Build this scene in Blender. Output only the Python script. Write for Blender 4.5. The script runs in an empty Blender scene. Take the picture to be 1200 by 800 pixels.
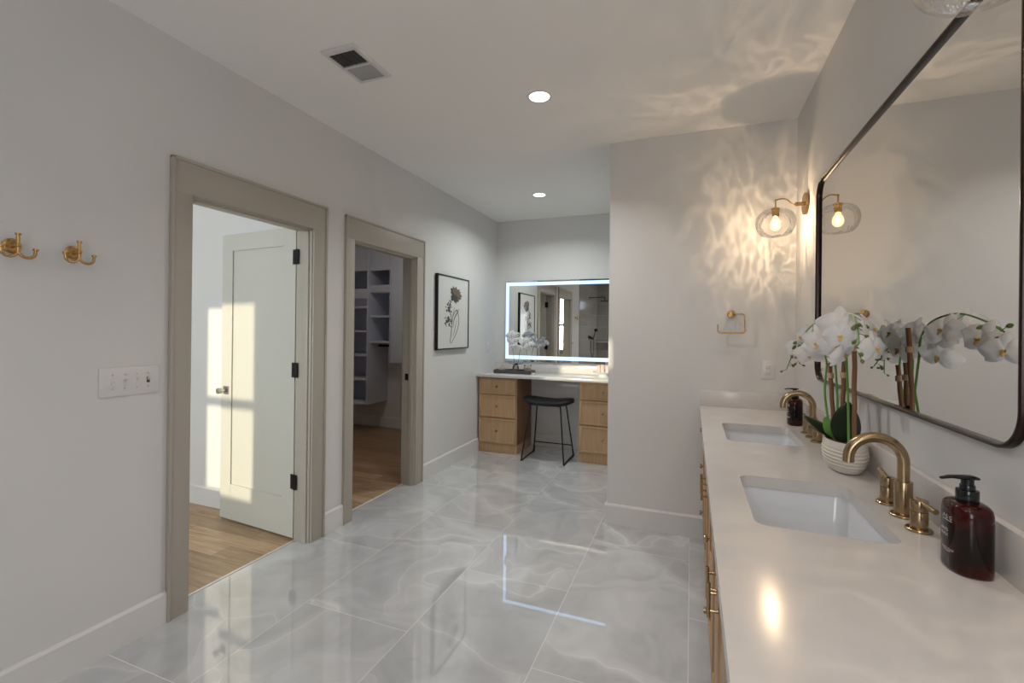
import bpy, bmesh, math, random
from mathutils import Vector, Matrix
random.seed(7)
PI = math.pi
C = bpy.context.scene.collection
S = bpy.context.scene

# ------------------------------------------------------------------ camera
F_PX, YAW, PITCH, ROLL = 540.59, 0.3713, 0.0011, 0.011
fw = Vector((-math.sin(YAW) * math.cos(PITCH), math.cos(YAW) * math.cos(PITCH), math.sin(PITCH)))
rt0 = Vector((math.cos(YAW), math.sin(YAW), 0)); up0 = rt0.cross(fw)
rt = rt0 * math.cos(ROLL) + up0 * math.sin(ROLL); up = -rt0 * math.sin(ROLL) + up0 * math.cos(ROLL)
cam = bpy.data.objects.new('camera', bpy.data.cameras.new('camera')); C.objects.link(cam)
cam.matrix_world = Matrix(((rt.x, up.x, -fw.x, 0), (rt.y, up.y, -fw.y, 0), (rt.z, up.z, -fw.z, 1.3815), (0, 0, 0, 1)))
cam.data.sensor_width = 36; cam.data.lens = F_PX / 1200 * 36
cam.data.shift_y = -13.05 / 1200; cam.data.clip_start = 0.02
S.camera = cam

# ------------------------------------------------------------------ light and exposure
S.view_settings.view_transform = 'Standard'; S.view_settings.look = 'None'
S.view_settings.gamma = 1; S.view_settings.use_curve_mapping = False
S.view_settings.exposure = 0.08
S.cycles.use_denoising = True
S.cycles.max_bounces = 10; S.cycles.diffuse_bounces = 5; S.cycles.glossy_bounces = 6
S.cycles.transparent_max_bounces = 24; S.cycles.transmission_bounces = 8
S.cycles.sample_clamp_indirect = 4.0
S.cycles.caustics_reflective = False; S.cycles.caustics_refractive = False
W = bpy.data.worlds.new('sky'); S.world = W; W.use_nodes = True
W.node_tree.nodes['Background'].inputs[0].default_value = (0.72, 0.82, 1.0, 1)
W.node_tree.nodes['Background'].inputs[1].default_value = 1.6

def light(name, kind, loc, power, color, parent=None, origin=(0, 0, 0), rot=(0, 0, 0), **kw):
    d = bpy.data.lights.new(name, kind); d.energy = power; d.color = color
    for k, v in kw.items(): setattr(d, k, v)
    o = bpy.data.objects.new(name, d); C.objects.link(o)
    o.location = Vector(loc) - Vector(origin); o.rotation_euler = rot
    if parent: o.parent = parent
    return o
SUN_DIR = Vector((0.07, 1.0, -0.18)).normalized()
sun = light('sun', 'SUN', (-1.5, -8, 4), 3.6, (1.0, 0.86, 0.64), angle=math.radians(0.7))
sun.rotation_euler = SUN_DIR.to_track_quat('-Z', 'Y').to_euler()
DAY = (0.90, 0.95, 1.0); XR_ = 0.611
# daylight in the bedroom window opening, then fill lamps at two added bath windows
light('window_daylight_bedroom', 'AREA', (-3.45, -1.78, 1.6), 125, DAY, rot=(PI/2, 0, 0), shape='RECTANGLE', size=0.9, size_y=1.5)
light('frosted_window_fill', 'AREA', (0.05, -1.33, 1.5), 12, (0.92, 0.96, 1.0), rot=(PI/2 + 0.12, 0, 0), shape='RECTANGLE', size=0.7, size_y=1.1)  # added lamp, fills the return wall from behind the camera
light('window_fill_bath', 'AREA', (XR_ + 0.10, -0.75, 1.6), 2, (0.93, 0.96, 1.0), rot=(0, PI/2 + 0.3, 0), shape='RECTANGLE', size=1.3, size_y=0.8)  # added side lamp for soft fill, tilted upward

CAN_W, CAN_COL = 9.2, (1.0, 0.975, 0.95)
SCONCE_W, SCONCE_COL = 5.2, (1.0, 0.73, 0.47)
LED_STR = 5.0

# ------------------------------------------------------------------ materials
def mat(name, col, rough=0.5, metal=0.0, spec=0.5, coat=0.0, **kw):
    m = bpy.data.materials.new(name); m.use_nodes = True
    b = m.node_tree.nodes['Principled BSDF']
    b.inputs['Base Color'].default_value = (*col, 1); b.inputs['Roughness'].default_value = rough
    b.inputs['Metallic'].default_value = metal; b.inputs['Specular IOR Level'].default_value = spec
    b.inputs['Coat Weight'].default_value = coat
    for k, v in kw.items(): b.inputs[k].default_value = v
    return m
def N(m, t, **kw):
    n = m.node_tree.nodes.new(t)
    for k, v in kw.items(): setattr(n, k, v)
    return n
def L(m, a, b): m.node_tree.links.new(a, b)
def bsdf(m): return m.node_tree.nodes['Principled BSDF']
def coords(m, scale=(1, 1, 1), out='Object'):
    g = N(m, 'ShaderNodeNewGeometry') if out == 'World' else N(m, 'ShaderNodeTexCoord')
    mp = N(m, 'ShaderNodeMapping'); mp.inputs['Scale'].default_value = scale
    L(m, g.outputs['Position'] if out == 'World' else g.outputs[out], mp.inputs['Vector']); return mp.outputs[0]
def add_noise_bump(m, scale, strength, dist=0.001, sc=(1, 1, 1)):
    n = N(m, 'ShaderNodeTexNoise'); n.inputs['Scale'].default_value = scale; n.inputs['Detail'].default_value = 3
    L(m, coords(m, sc), n.inputs['Vector'])
    b = N(m, 'ShaderNodeBump'); b.inputs['Strength'].default_value = strength; b.inputs['Distance'].default_value = dist
    L(m, n.outputs['Fac'], b.inputs['Height']); L(m, b.outputs[0], bsdf(m).inputs['Normal'])
def ramp(m, fac, stops):
    r = N(m, 'ShaderNodeValToRGB'); e = r.color_ramp.elements
    e[0].position, e[0].color = stops[0][0], (*stops[0][1], 1); e[1].position, e[1].color = stops[-1][0], (*stops[-1][1], 1)
    for p, c in stops[1:-1]:
        x = e.new(p); x.color = (*c, 1)
    L(m, fac, r.inputs[0]); return r.outputs[0]
def math_n(m, op, a, b=None, clamp=False):
    n = N(m, 'ShaderNodeMath', operation=op, use_clamp=clamp)
    for i, v in enumerate((a, b)):
        if v is None: continue
        if isinstance(v, (int, float)): n.inputs[i].default_value = v
        else: L(m, v, n.inputs[i])
    return n.outputs[0]
def mixc(m, fac, a, b):
    n = N(m, 'ShaderNodeMix', data_type='RGBA')
    for s, v in ((n.inputs[0], fac), (n.inputs[6], a), (n.inputs[7], b)):
        if isinstance(v, tuple): s.default_value = (*v, 1)
        elif isinstance(v, (int, float)): s.default_value = v
        else: L(m, v, s)
    return n.outputs[2]

M = {}
M['paint'] = mat('wall_paint', (0.68, 0.67, 0.655), 0.6, spec=0.25); add_noise_bump(M['paint'], 260, 0.08)
M['ceiling'] = mat('ceiling_paint', (0.90, 0.88, 0.85), 0.8, spec=0.15); add_noise_bump(M['ceiling'], 180, 0.1)
M['white_trim'] = mat('baseboard_paint', (0.70, 0.69, 0.68), 0.3, spec=0.4)
M['greige'] = mat('greige_trim_paint', (0.43, 0.395, 0.34), 0.42, spec=0.35)
M['door'] = mat('door_paint', (0.56, 0.55, 0.495), 0.35, spec=0.4)
M['plastic'] = mat('white_plastic', (0.70, 0.68, 0.67), 0.3)
M['slot'] = mat('dark_slot', (0.05, 0.05, 0.05), 0.5)
M['black'] = mat('black_metal', (0.012, 0.012, 0.013), 0.35, 0.4)
M['bronze'] = mat('dark_bronze', (0.022, 0.010, 0.006), 0.25, 0.5)
M['leather'] = mat('black_leather', (0.009, 0.009, 0.011), 0.45, spec=0.3); add_noise_bump(M['leather'], 220, 0.25, 0.0015)
M['brass'] = mat('brushed_brass', (0.56, 0.36, 0.155), 0.26, 1.0)
M['champagne'] = mat('champagne_bronze', (0.42, 0.305, 0.18), 0.24, 1.0)
add_noise_bump(M['champagne'], 60, 0.05, 0.0005, (1, 1, 14))
M['nickel'] = mat('satin_nickel', (0.55, 0.53, 0.5), 0.3, 1.0)
M['ceramic'] = mat('white_ceramic', (0.74, 0.76, 0.79), 0.08, spec=0.6)
M['closet_white'] = mat('white_melamine', (0.62, 0.67, 0.78), 0.4)
M['mirror'] = mat('mirror_glass', (0.80, 0.805, 0.79), 0.0, 1.0)
M['paper'] = mat('art_paper', (0.66, 0.65, 0.62), 0.5, coat=0.45, **{'Coat Roughness': 0.02})
M['ink'] = mat('black_ink', (0.035, 0.035, 0.035), 0.6, coat=0.45, **{'Coat Roughness': 0.02})
M['ink_brown'] = mat('brown_wash', (0.14, 0.10, 0.075), 0.6, coat=0.45, **{'Coat Roughness': 0.02})
M['pot'] = mat('white_stoneware', (0.68, 0.62, 0.55), 0.55); add_noise_bump(M['pot'], 90, 0.15)
M['petal'] = mat('orchid_petal', (0.97, 0.97, 0.985), 0.5)
_m = M['petal']; _p = bsdf(_m); _t = N(_m, 'ShaderNodeBsdfTranslucent'); _t.inputs[0].default_value = (0.97, 0.97, 0.99, 1); _x = N(_m, 'ShaderNodeMixShader'); _x.inputs[0].default_value = 0.45
L(_m, _p.outputs[0], _x.inputs[1]); L(_m, _t.outputs[0], _x.inputs[2]); L(_m, _x.outputs[0], _m.node_tree.nodes['Material Output'].inputs[0])
M['lip'] = mat('orchid_lip', (0.74, 0.52, 0.20), 0.5)
M['lip2'] = mat('orchid_throat', (0.75, 0.68, 0.25), 0.5)
M['stem'] = mat('orchid_stem', (0.12, 0.30, 0.05), 0.45)
M['leaf'] = mat('orchid_leaf', (0.008, 0.020, 0.005), 0.42, spec=0.3)
M['bud'] = mat('orchid_bud', (0.12, 0.17, 0.05), 0.5)
M['cane'] = mat('brown_cane', (0.24, 0.115, 0.05), 0.5); add_noise_bump(M['cane'], 60, 0.4, 0.001, (1, 1, 0.1))
M['tie'] = mat('raffia_tie', (0.62, 0.45, 0.30), 0.7)
M['bark'] = mat('bark_chips', (0.10, 0.055, 0.03), 0.9)
M['amber'] = mat('amber_bottle', (0.040, 0.004, 0.003), 0.08, spec=0.35)
_n = N(M['amber'], 'ShaderNodeTexNoise'); _n.inputs['Scale'].default_value = 9; L(M['amber'], coords(M['amber'], (1, 1, 2)), _n.inputs['Vector'])
L(M['amber'], ramp(M['amber'], _n.outputs['Fac'], [(0.4, (0.005, 0.001, 0.001)), (0.66, (0.050, 0.003, 0.002))]), bsdf(M['amber']).inputs['Base Color'])
M['black_gloss'] = mat('black_pump_plastic', (0.008, 0.009, 0.011), 0.12)
M['label'] = mat('white_label_print', (0.8, 0.78, 0.76), 0.5)
M['tray'] = mat('charcoal_tray', (0.075, 0.07, 0.072), 0.45)
M['wax'] = mat('cream_wax', (0.74, 0.64, 0.52), 0.4)
M['amber_oil'] = mat('amber_oil', (0.55, 0.30, 0.14), 0.2)
M['shelf_glow'] = mat('blush_glass', (0.75, 0.60, 0.54), 0.2)
M['coral'] = mat('white_coral', (0.66, 0.62, 0.55), 0.8); add_noise_bump(M['coral'], 120, 0.8, 0.004)
M['grille_dark'] = mat('vent_cavity', (0.03, 0.03, 0.035), 0.6)
M['slat'] = mat('vent_slats', (0.10, 0.10, 0.10), 0.5)
M['vent_lens'] = mat('vent_lens', (0.40, 0.40, 0.42), 0.4)

def emis(name, col, s):
    m = bpy.data.materials.new(name); m.use_nodes = True; nt = m.node_tree; nt.nodes.clear()
    o = nt.nodes.new('ShaderNodeOutputMaterial'); e = nt.nodes.new('ShaderNodeEmission')
    e.inputs[0].default_value = (*col, 1); e.inputs[1].default_value = s; nt.links.new(e.outputs[0], o.inputs[0]); return m
M['can_glow'] = emis('downlight_diffuser', (1, 0.98, 0.95), 5)
M['led'] = emis('frosted_led_band', (0.50, 0.70, 1.0), 1.7)
M['led_back'] = emis('mirror_backlight', (0.66, 0.84, 1.0), LED_STR * 0.6)
M['filament'] = emis('lamp_filament', (1.0, 0.70, 0.36), 60)

def thin_glass(name, tint=(1, 1, 1), refl=1.0, bump=0, rough=0.0, ior=1.45):
    m = bpy.data.materials.new(name); m.use_nodes = True; nt = m.node_tree; nt.nodes.clear()
    o = nt.nodes.new('ShaderNodeOutputMaterial'); t = nt.nodes.new('ShaderNodeBsdfTransparent'); g = nt.nodes.new('ShaderNodeBsdfGlossy')
    t.inputs[0].default_value = (*tint, 1); g.inputs['Roughness'].default_value = rough
    f = nt.nodes.new('ShaderNodeFresnel'); f.inputs[0].default_value = ior
    x = nt.nodes.new('ShaderNodeMixShader'); mu = nt.nodes.new('ShaderNodeMath'); mu.operation = 'MULTIPLY'; mu.inputs[1].default_value = refl
    mu.use_clamp = True
    nt.links.new(f.outputs[0], mu.inputs[0]); nt.links.new(mu.outputs[0], x.inputs[0])
    nt.links.new(t.outputs[0], x.inputs[1]); nt.links.new(g.outputs[0], x.inputs[2]); nt.links.new(x.outputs[0], o.inputs[0])
    if bump:
        n = N(m, 'ShaderNodeTexNoise'); n.inputs['Scale'].default_value = 22; n.inputs['Detail'].default_value = 2
        L(m, coords(m, (1, 1, 0.45)), n.inputs['Vector'])
        b = N(m, 'ShaderNodeBump'); b.inputs['Strength'].default_value = bump; b.inputs['Distance'].default_value = 0.02
        L(m, n.outputs['Fac'], b.inputs['Height']); L(m, b.outputs[0], g.inputs['Normal']); L(m, b.outputs[0], f.inputs['Normal'])
    return m
M['pane'] = thin_glass('window_pane', (0.97, 0.99, 0.98))
_f = bpy.data.materials.new('frosted_glass'); _f.use_nodes = True; _f.node_tree.nodes.clear()
_o = N(_f, 'ShaderNodeOutputMaterial'); _t = N(_f, 'ShaderNodeBsdfTranslucent'); _d = N(_f, 'ShaderNodeBsdfDiffuse'); _x = N(_f, 'ShaderNodeMixShader')
_t.inputs[0].default_value = (0.8, 0.82, 0.84, 1); _d.inputs[0].default_value = (0.8, 0.82, 0.84, 1); _x.inputs[0].default_value = 0.55
L(_f, _d.outputs[0], _x.inputs[1]); L(_f, _t.outputs[0], _x.inputs[2]); L(_f, _x.outputs[0], _o.inputs[0]); M['frosted'] = _f
M['globe'] = thin_glass('rippled_glass', (0.995, 0.993, 0.99), 0.6, bump=0.7, rough=0.03, ior=1.35)
M['clear'] = thin_glass('clear_glass', (0.96, 0.96, 0.95), 1.2)
# glowing bulb envelope: mostly see-through with a warm glow of its own
m = bpy.data.materials.new('bulb_envelope'); m.use_nodes = True; nt = m.node_tree; nt.nodes.clear()
o_ = nt.nodes.new('ShaderNodeOutputMaterial'); a_ = nt.nodes.new('ShaderNodeAddShader'); t_ = nt.nodes.new('ShaderNodeBsdfTransparent'); e_ = nt.nodes.new('ShaderNodeEmission')
t_.inputs[0].default_value = (0.9, 0.88, 0.85, 1); e_.inputs[0].default_value = (1, 0.66, 0.33, 1); e_.inputs[1].default_value = 0.8
nt.links.new(t_.outputs[0], a_.inputs[0]); nt.links.new(e_.outputs[0], a_.inputs[1]); nt.links.new(a_.outputs[0], o_.inputs[0]); M['bulb'] = m

# quartz countertop
m = M['quartz'] = mat('quartz_top', (0.70, 0.66, 0.64), 0.17, spec=0.4)
n = N(m, 'ShaderNodeTexNoise'); n.inputs['Scale'].default_value = 5; n.inputs['Detail'].default_value = 5; n.inputs['Distortion'].default_value = 1.2
L(m, coords(m), n.inputs['Vector']); L(m, ramp(m, n.outputs['Fac'], [(0.35, (0.62, 0.59, 0.57)), (0.65, (0.66, 0.63, 0.61))]), bsdf(m).inputs['Base Color'])

# wood for the cabinets: fine grain running along z
def wood(name, dark, light_, axis=(14, 14, 0.9), rough=0.45):
    m = mat(name, light_, rough, spec=0.35)
    n = N(m, 'ShaderNodeTexNoise'); n.inputs['Scale'].default_value = 4; n.inputs['Detail'].default_value = 8; n.inputs['Roughness'].default_value = 0.65; n.inputs['Distortion'].default_value = 0.3
    L(m, coords(m, axis), n.inputs['Vector'])
    L(m, ramp(m, n.outputs['Fac'], [(0.3, dark), (0.7, light_)]), bsdf(m).inputs['Base Color'])
    return m
M['oak'] = wood('light_oak', (0.42, 0.26, 0.14), (0.56, 0.365, 0.21))
M['oak_shaded'] = wood('light_oak_shaded', (0.22, 0.105, 0.045), (0.31, 0.165, 0.08))  # darker copy of the oak, shade of the inner cabinet sides in its colour

# oak plank floor
m = M['planks'] = mat('oak_planks', (0.4, 0.28, 0.17), 0.35, spec=0.4)
br = N(m, 'ShaderNodeTexBrick'); br.offset = 0.37; br.inputs['Scale'].default_value = 1
for k, v in (('Brick Width', 1.35), ('Row Height', 0.13), ('Mortar Size', 0.0012), ('Mortar Smooth', 0.1), ('Bias', 0.0)): br.inputs[k].default_value = v
br.inputs['Color1'].default_value = (0, 0, 0, 1); br.inputs['Color2'].default_value = (1, 1, 1, 1); br.inputs['Mortar'].default_value = (0.5, 0.5, 0.5, 1)
L(m, coords(m, (1, 1, 1), 'World'), br.inputs['Vector'])
n = N(m, 'ShaderNodeTexNoise'); n.inputs['Scale'].default_value = 3; n.inputs['Detail'].default_value = 8; n.inputs['Roughness'].default_value = 0.7; n.inputs['Distortion'].default_value = 0.5
vm = N(m, 'ShaderNodeVectorMath', operation='ADD'); L(m, coords(m, (0.9, 12, 1), 'World'), vm.inputs[0]); L(m, br.outputs['Color'], vm.inputs[1])
L(m, vm.outputs[0], n.inputs['Vector'])
grain = ramp(m, n.outputs['Fac'], [(0.3, (0.30, 0.19, 0.105)), (0.55, (0.47, 0.33, 0.205)), (0.72, (0.60, 0.45, 0.30))])
tone = ramp(m, br.outputs['Color'], [(0, (0.72, 0.68, 0.64)), (1, (1.12, 1.08, 1.05))])
mul = N(m, 'ShaderNodeMix', data_type='RGBA', blend_type='MULTIPLY'); mul.inputs[0].default_value = 1; L(m, grain, mul.inputs[6]); L(m, tone, mul.inputs[7])
L(m, mixc(m, br.outputs['Fac'], mul.outputs[2], (0.10, 0.06, 0.03)), bsdf(m).inputs['Base Color'])

# polished onyx-look floor tile, 0.6 x 1.2 m, staggered
m = M['tile'] = mat('polished_onyx_tile', (0.6, 0.6, 0.6), 0.03, spec=0.7, coat=1.0, **{'Coat Roughness': 0.0, 'Coat IOR': 1.55})
g = N(m, 'ShaderNodeNewGeometry'); sp = N(m, 'ShaderNodeSeparateXYZ'); L(m, g.outputs['Position'], sp.inputs[0])
u = math_n(m, 'DIVIDE', math_n(m, 'ADD', sp.outputs[0], 30.0), 0.6); iu = math_n(m, 'FLOOR', u)
half = math_n(m, 'MULTIPLY', math_n(m, 'MODULO', iu, 2.0), 0.5)
v_ = math_n(m, 'ADD', math_n(m, 'DIVIDE', math_n(m, 'ADD', sp.outputs[1], 12.0), 1.2), half); iv = math_n(m, 'FLOOR', v_)
fu = math_n(m, 'FRACT', u); fv = math_n(m, 'FRACT', v_)
du = math_n(m, 'MULTIPLY', math_n(m, 'MINIMUM', fu, math_n(m, 'SUBTRACT', 1.0, fu)), 0.6)
dv = math_n(m, 'MULTIPLY', math_n(m, 'MINIMUM', fv, math_n(m, 'SUBTRACT', 1.0, fv)), 1.2)
grout = math_n(m, 'LESS_THAN', math_n(m, 'MINIMUM', du, dv), 0.0014)
cv = N(m, 'ShaderNodeCombineXYZ'); L(m, iu, cv.inputs[0]); L(m, iv, cv.inputs[1])
wn = N(m, 'ShaderNodeTexWhiteNoise', noise_dimensions='3D'); L(m, cv.outputs[0], wn.inputs['Vector'])
off = N(m, 'ShaderNodeVectorMath', operation='SCALE'); L(m, wn.outputs['Color'], off.inputs[0]); off.inputs['Scale'].default_value = 9
pos = N(m, 'ShaderNodeVectorMath', operation='ADD'); L(m, g.outputs['Position'], pos.inputs[0]); L(m, off.outputs[0], pos.inputs[1])
warp = N(m, 'ShaderNodeTexNoise'); warp.inputs['Scale'].default_value = 1.3; warp.inputs['Detail'].default_value = 3; L(m, pos.outputs[0], warp.inputs['Vector'])
ws = N(m, 'ShaderNodeVectorMath', operation='SCALE'); L(m, warp.outputs['Color'], ws.inputs[0]); ws.inputs['Scale'].default_value = 1.1
wp = N(m, 'ShaderNodeVectorMath', operation='ADD'); L(m, pos.outputs[0], wp.inputs[0]); L(m, ws.outputs[0], wp.inputs[1])
mp = N(m, 'ShaderNodeMapping'); mp.inputs['Scale'].default_value = (1.0, 1.9, 1); mp.inputs['Rotation'].default_value = (0, 0, 0.5); L(m, wp.outputs[0], mp.inputs[0])
vo = N(m, 'ShaderNodeTexVoronoi', feature='DISTANCE_TO_EDGE'); vo.inputs['Scale'].default_value = 0.95; L(m, mp.outputs[0], vo.inputs['Vector'])
vc = N(m, 'ShaderNodeTexVoronoi', feature='F1'); vc.inputs['Scale'].default_value = 0.95; L(m, mp.outputs[0], vc.inputs['Vector'])
bw = N(m, 'ShaderNodeRGBToBW'); L(m, vc.outputs['Color'], bw.inputs[0])
cell = ramp(m, bw.outputs[0], [(0.15, (0.50, 0.512, 0.53)), (0.85, (0.60, 0.61, 0.625))])
vein = ramp(m, vo.outputs['Distance'], [(0.0, (1, 1, 1)), (0.010, (0.42, 0.42, 0.42)), (0.075, (0.0, 0.0, 0.0))])
n2 = N(m, 'ShaderNodeTexNoise'); n2.inputs['Scale'].default_value = 2.2; n2.inputs['Detail'].default_value = 7; n2.inputs['Distortion'].default_value = 1.8; L(m, wp.outputs[0], n2.inputs['Vector'])
soft = ramp(m, n2.outputs['Fac'], [(0.30, (0.86, 0.865, 0.875)), (0.5, (0.99, 0.985, 0.98)), (0.70, (1.10, 1.10, 1.11))])
mu2 = N(m, 'ShaderNodeMix', data_type='RGBA', blend_type='MULTIPLY'); mu2.inputs[0].default_value = 1; L(m, cell, mu2.inputs[6]); L(m, soft, mu2.inputs[7])
n3 = N(m, 'ShaderNodeTexNoise'); n3.inputs['Scale'].default_value = 1.6; L(m, wp.outputs[0], n3.inputs['Vector'])
vstr = math_n(m, 'MULTIPLY', vein, math_n(m, 'MULTIPLY', ramp(m, n3.outputs['Fac'], [(0.38, (0.15, 0.15, 0.15)), (0.62, (1, 1, 1))]), 0.6))
base = mixc(m, vstr, mu2.outputs[2], (0.86, 0.86, 0.86))
L(m, mixc(m, grout, base, (0.84, 0.84, 0.83)), bsdf(m).inputs['Base Color'])

# shower wall tile
m = M['shower_tile'] = mat('shower_tile', (0.5, 0.5, 0.5), 0.15)
br = N(m, 'ShaderNodeTexBrick'); br.offset = 0.5
for k, v in (('Scale', 1), ('Brick Width', 0.6), ('Row Height', 0.3), ('Mortar Size', 0.002)): br.inputs[k].default_value = v
br.inputs['Color1'].default_value = (0.36, 0.34, 0.325, 1); br.inputs['Color2'].default_value = (0.30, 0.285, 0.27, 1); br.inputs['Mortar'].default_value = (0.62, 0.6, 0.58, 1)
g = N(m, 'ShaderNodeNewGeometry'); sp = N(m, 'ShaderNodeSeparateXYZ'); L(m, g.outputs['Position'], sp.inputs[0])
cb = N(m, 'ShaderNodeCombineXYZ'); L(m, math_n(m, 'ADD', sp.outputs[0], sp.outputs[1]), cb.inputs[0]); L(m, sp.outputs[2], cb.inputs[1])
L(m, cb.outputs[0], br.inputs['Vector']); L(m, br.outputs['Color'], bsdf(m).inputs['Base Color'])

# ------------------------------------------------------------------ mesh helpers
class B:
    def __init__(s): s.bm = bmesh.new()
    def _bev(s, geom_verts, w, seg=2):
        if w <= 0: return
        es = list({e for v in geom_verts for e in v.link_edges})
        bmesh.ops.bevel(s.bm, geom=es, offset=w, segments=seg, affect='EDGES', profile=0.5)
    def box(s, lo, hi, bev=0.0, seg=2, m=None):
        r = bmesh.ops.create_cube(s.bm, size=1)['verts']
        lo, hi = Vector(lo), Vector(hi)
        for v in r:
            v.co = Vector([(lo[i] + hi[i]) / 2 + v.co[i] * (hi[i] - lo[i]) for i in range(3)])
            if m is not None: v.co = m @ v.co
        s._bev(r, bev, seg); return s
    def loft(s, rings, cap0=True, cap1=True, closed=True):
        vs = [[s.bm.verts.new(p) for p in r] for r in rings]; n = len(vs[0])
        for a, b in zip(vs, vs[1:]):
            for i in range(n if closed else n - 1):
                j = (i + 1) % n
                s.bm.faces.new((a[i], a[j], b[j], b[i]))
        if cap0: s.bm.faces.new(list(reversed(vs[0])))
        if cap1: s.bm.faces.new(vs[-1])
        return s
    def tube(s, pts, r, seg=12, cap=True):
        pts = [Vector(p) for p in pts]; n = len(pts)
        rr = r if isinstance(r, (list, tuple)) else [r] * n
        tang = []
        for i in range(n):
            t = (pts[min(i + 1, n - 1)] - pts[max(i - 1, 0)]); tang.append(t.normalized())
        ref = Vector((0, 0, 1)) if abs(tang[0].z) < 0.9 else Vector((1, 0, 0))
        x = (ref - tang[0] * ref.dot(tang[0])).normalized(); rings = []
        for i in range(n):
            x = (x - tang[i] * x.dot(tang[i])).normalized(); y = tang[i].cross(x)
            rings.append([pts[i] + (x * math.cos(2 * PI * k / seg) + y * math.sin(2 * PI * k / seg)) * rr[i] for k in range(seg)])
        return s.loft(rings, cap, cap)
    def cyl(s, a, b, r, r2=None, seg=28, bev=0.0):
        a, b = Vector(a), Vector(b); r2 = r if r2 is None else r2
        if bev > 0:
            d = (b - a).normalized()
            return s.tube([a, a + d * bev * 0.3, a + d * bev, b - d * bev, b - d * bev * 0.3, b], [r - bev, r - bev * 0.3, r, r2, r2 - bev * 0.3, r2 - bev], seg)
        return s.tube([a, b], [r, r2], seg)
    def lathe(s, prof, c, seg=36, sx=1, sy=1, cap0=True, cap1=True):
        c = Vector(c)
        return s.loft([[c + Vector((r * sx * math.cos(2 * PI * k / seg), r * sy * math.sin(2 * PI * k / seg), z)) for k in range(seg)] for r, z in prof], cap0, cap1)
    def ball(s, c, r, sc=(1, 1, 1), seg=12):
        rs = bmesh.ops.create_uvsphere(s.bm, u_segments=seg, v_segments=max(6, seg // 2 + 1), radius=r)['verts']
        for v in rs: v.co = Vector(c) + Vector([v.co[i] * sc[i] for i in range(3)])
        return s
    def grid(s, f, nu, nv):
        vs = [[s.bm.verts.new(f(i / nu, j / nv)) for j in range(nv + 1)] for i in range(nu + 1)]
        for i in range(nu):
            for j in range(nv): s.bm.faces.new((vs[i][j], vs[i + 1][j], vs[i + 1][j + 1], vs[i][j + 1]))
        return s
    def build(s, name, m, parent=None, origin=None, smooth=True, ang=35, **props):
        if origin is None: origin = parent.location if parent else Vector((0, 0, 0))
        if parent is not None and parent.parent is not None and 'world' in parent: origin = Vector(parent['world'])
        origin = Vector(origin)
        bmesh.ops.remove_doubles(s.bm, verts=s.bm.verts, dist=1e-6)
        bmesh.ops.recalc_face_normals(s.bm, faces=s.bm.faces)
        for v in s.bm.verts: v.co -= origin
        me = bpy.data.meshes.new(name); s.bm.to_mesh(me); s.bm.free()
        mm = M[m] if isinstance(m, str) else m
        me.materials.append(mm)
        if smooth:
            me.polygons.foreach_set('use_smooth', [True] * len(me.polygons)); me.set_sharp_from_angle(angle=math.radians(ang))
        o = bpy.data.objects.new(name, me); C.objects.link(o)
        if parent is not None: o.parent = parent
        for k, v in props.items(): o[k] = v
        return o
def sub(o, name, b, m, **kw):
    """a sub-part under a part whose mesh is in its thing's local frame"""
    root = o
    while root.parent: root = root.parent
    return b.build(name, m, o, origin=root.location, **kw)
def thing(name, label, cat, loc, group=None):
    o = bpy.data.objects.new(name, None); C.objects.link(o); o.location = loc; o.empty_display_size = 0.1
    o['label'] = label; o['category'] = cat
    if group: o['group'] = group
    return o
def tag(o, label, cat, group=None):
    o['label'] = label; o['category'] = cat
    if group: o['group'] = group
    return o
def copy_tree(o, parent=None):
    c = o.copy(); C.objects.link(c)
    if parent: c.parent = parent
    for ch in list(o.children): copy_tree(ch, c)
    return c
def struct(b, name, m, parent=None, **kw):
    o = b.build(name, m, parent, **kw)
    if parent is None: o['kind'] = 'structure'
    return o
def bez(pts, n=24):
    """Catmull-Rom through points"""
    P = [Vector(p) for p in pts]; P = [P[0] * 2 - P[1]] + P + [P[-1] * 2 - P[-2]]; out = []
    for i in range(1, len(P) - 2):
        for k in range(n):
            t = k / n; a, b, c, d = P[i - 1], P[i], P[i + 1], P[i + 2]
            out.append(0.5 * ((2 * b) + (c - a) * t + (2 * a - 5 * b + 4 * c - d) * t * t + (3 * b - a - 3 * c + d) * t ** 3))
    out.append(P[-2]); return out
def rrect(x0, x1, y0, y1, r, n=6):
    """rounded rectangle outline, counter-clockwise, 4*(n+1) points"""
    out = []
    for cx, cy, a in ((x1 - r, y0 + r, -PI / 2), (x1 - r, y1 - r, 0), (x0 + r, y1 - r, PI / 2), (x0 + r, y0 + r, PI)):
        for k in range(n + 1):
            t = a + PI / 2 * k / n; out.append((cx + r * math.cos(t), cy + r * math.sin(t)))
    return out

# ------------------------------------------------------------------ dimensions
XL, XR, YR, XE, YF, H = -2.288, 0.611, 3.364, -0.559, 5.33, 2.745
XO = -2.41            # outer face of the left wall
YB = -1.30            # rear wall of the bathroom
BY0, BY1, BX = -1.60, 2.49, -5.2      # bedroom
CY0, CY1, CX = 2.61, 5.45, -5.2       # closet
D1 = (1.525, 2.31); D2 = (2.69, 3.512); HEAD = 2.032

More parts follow.
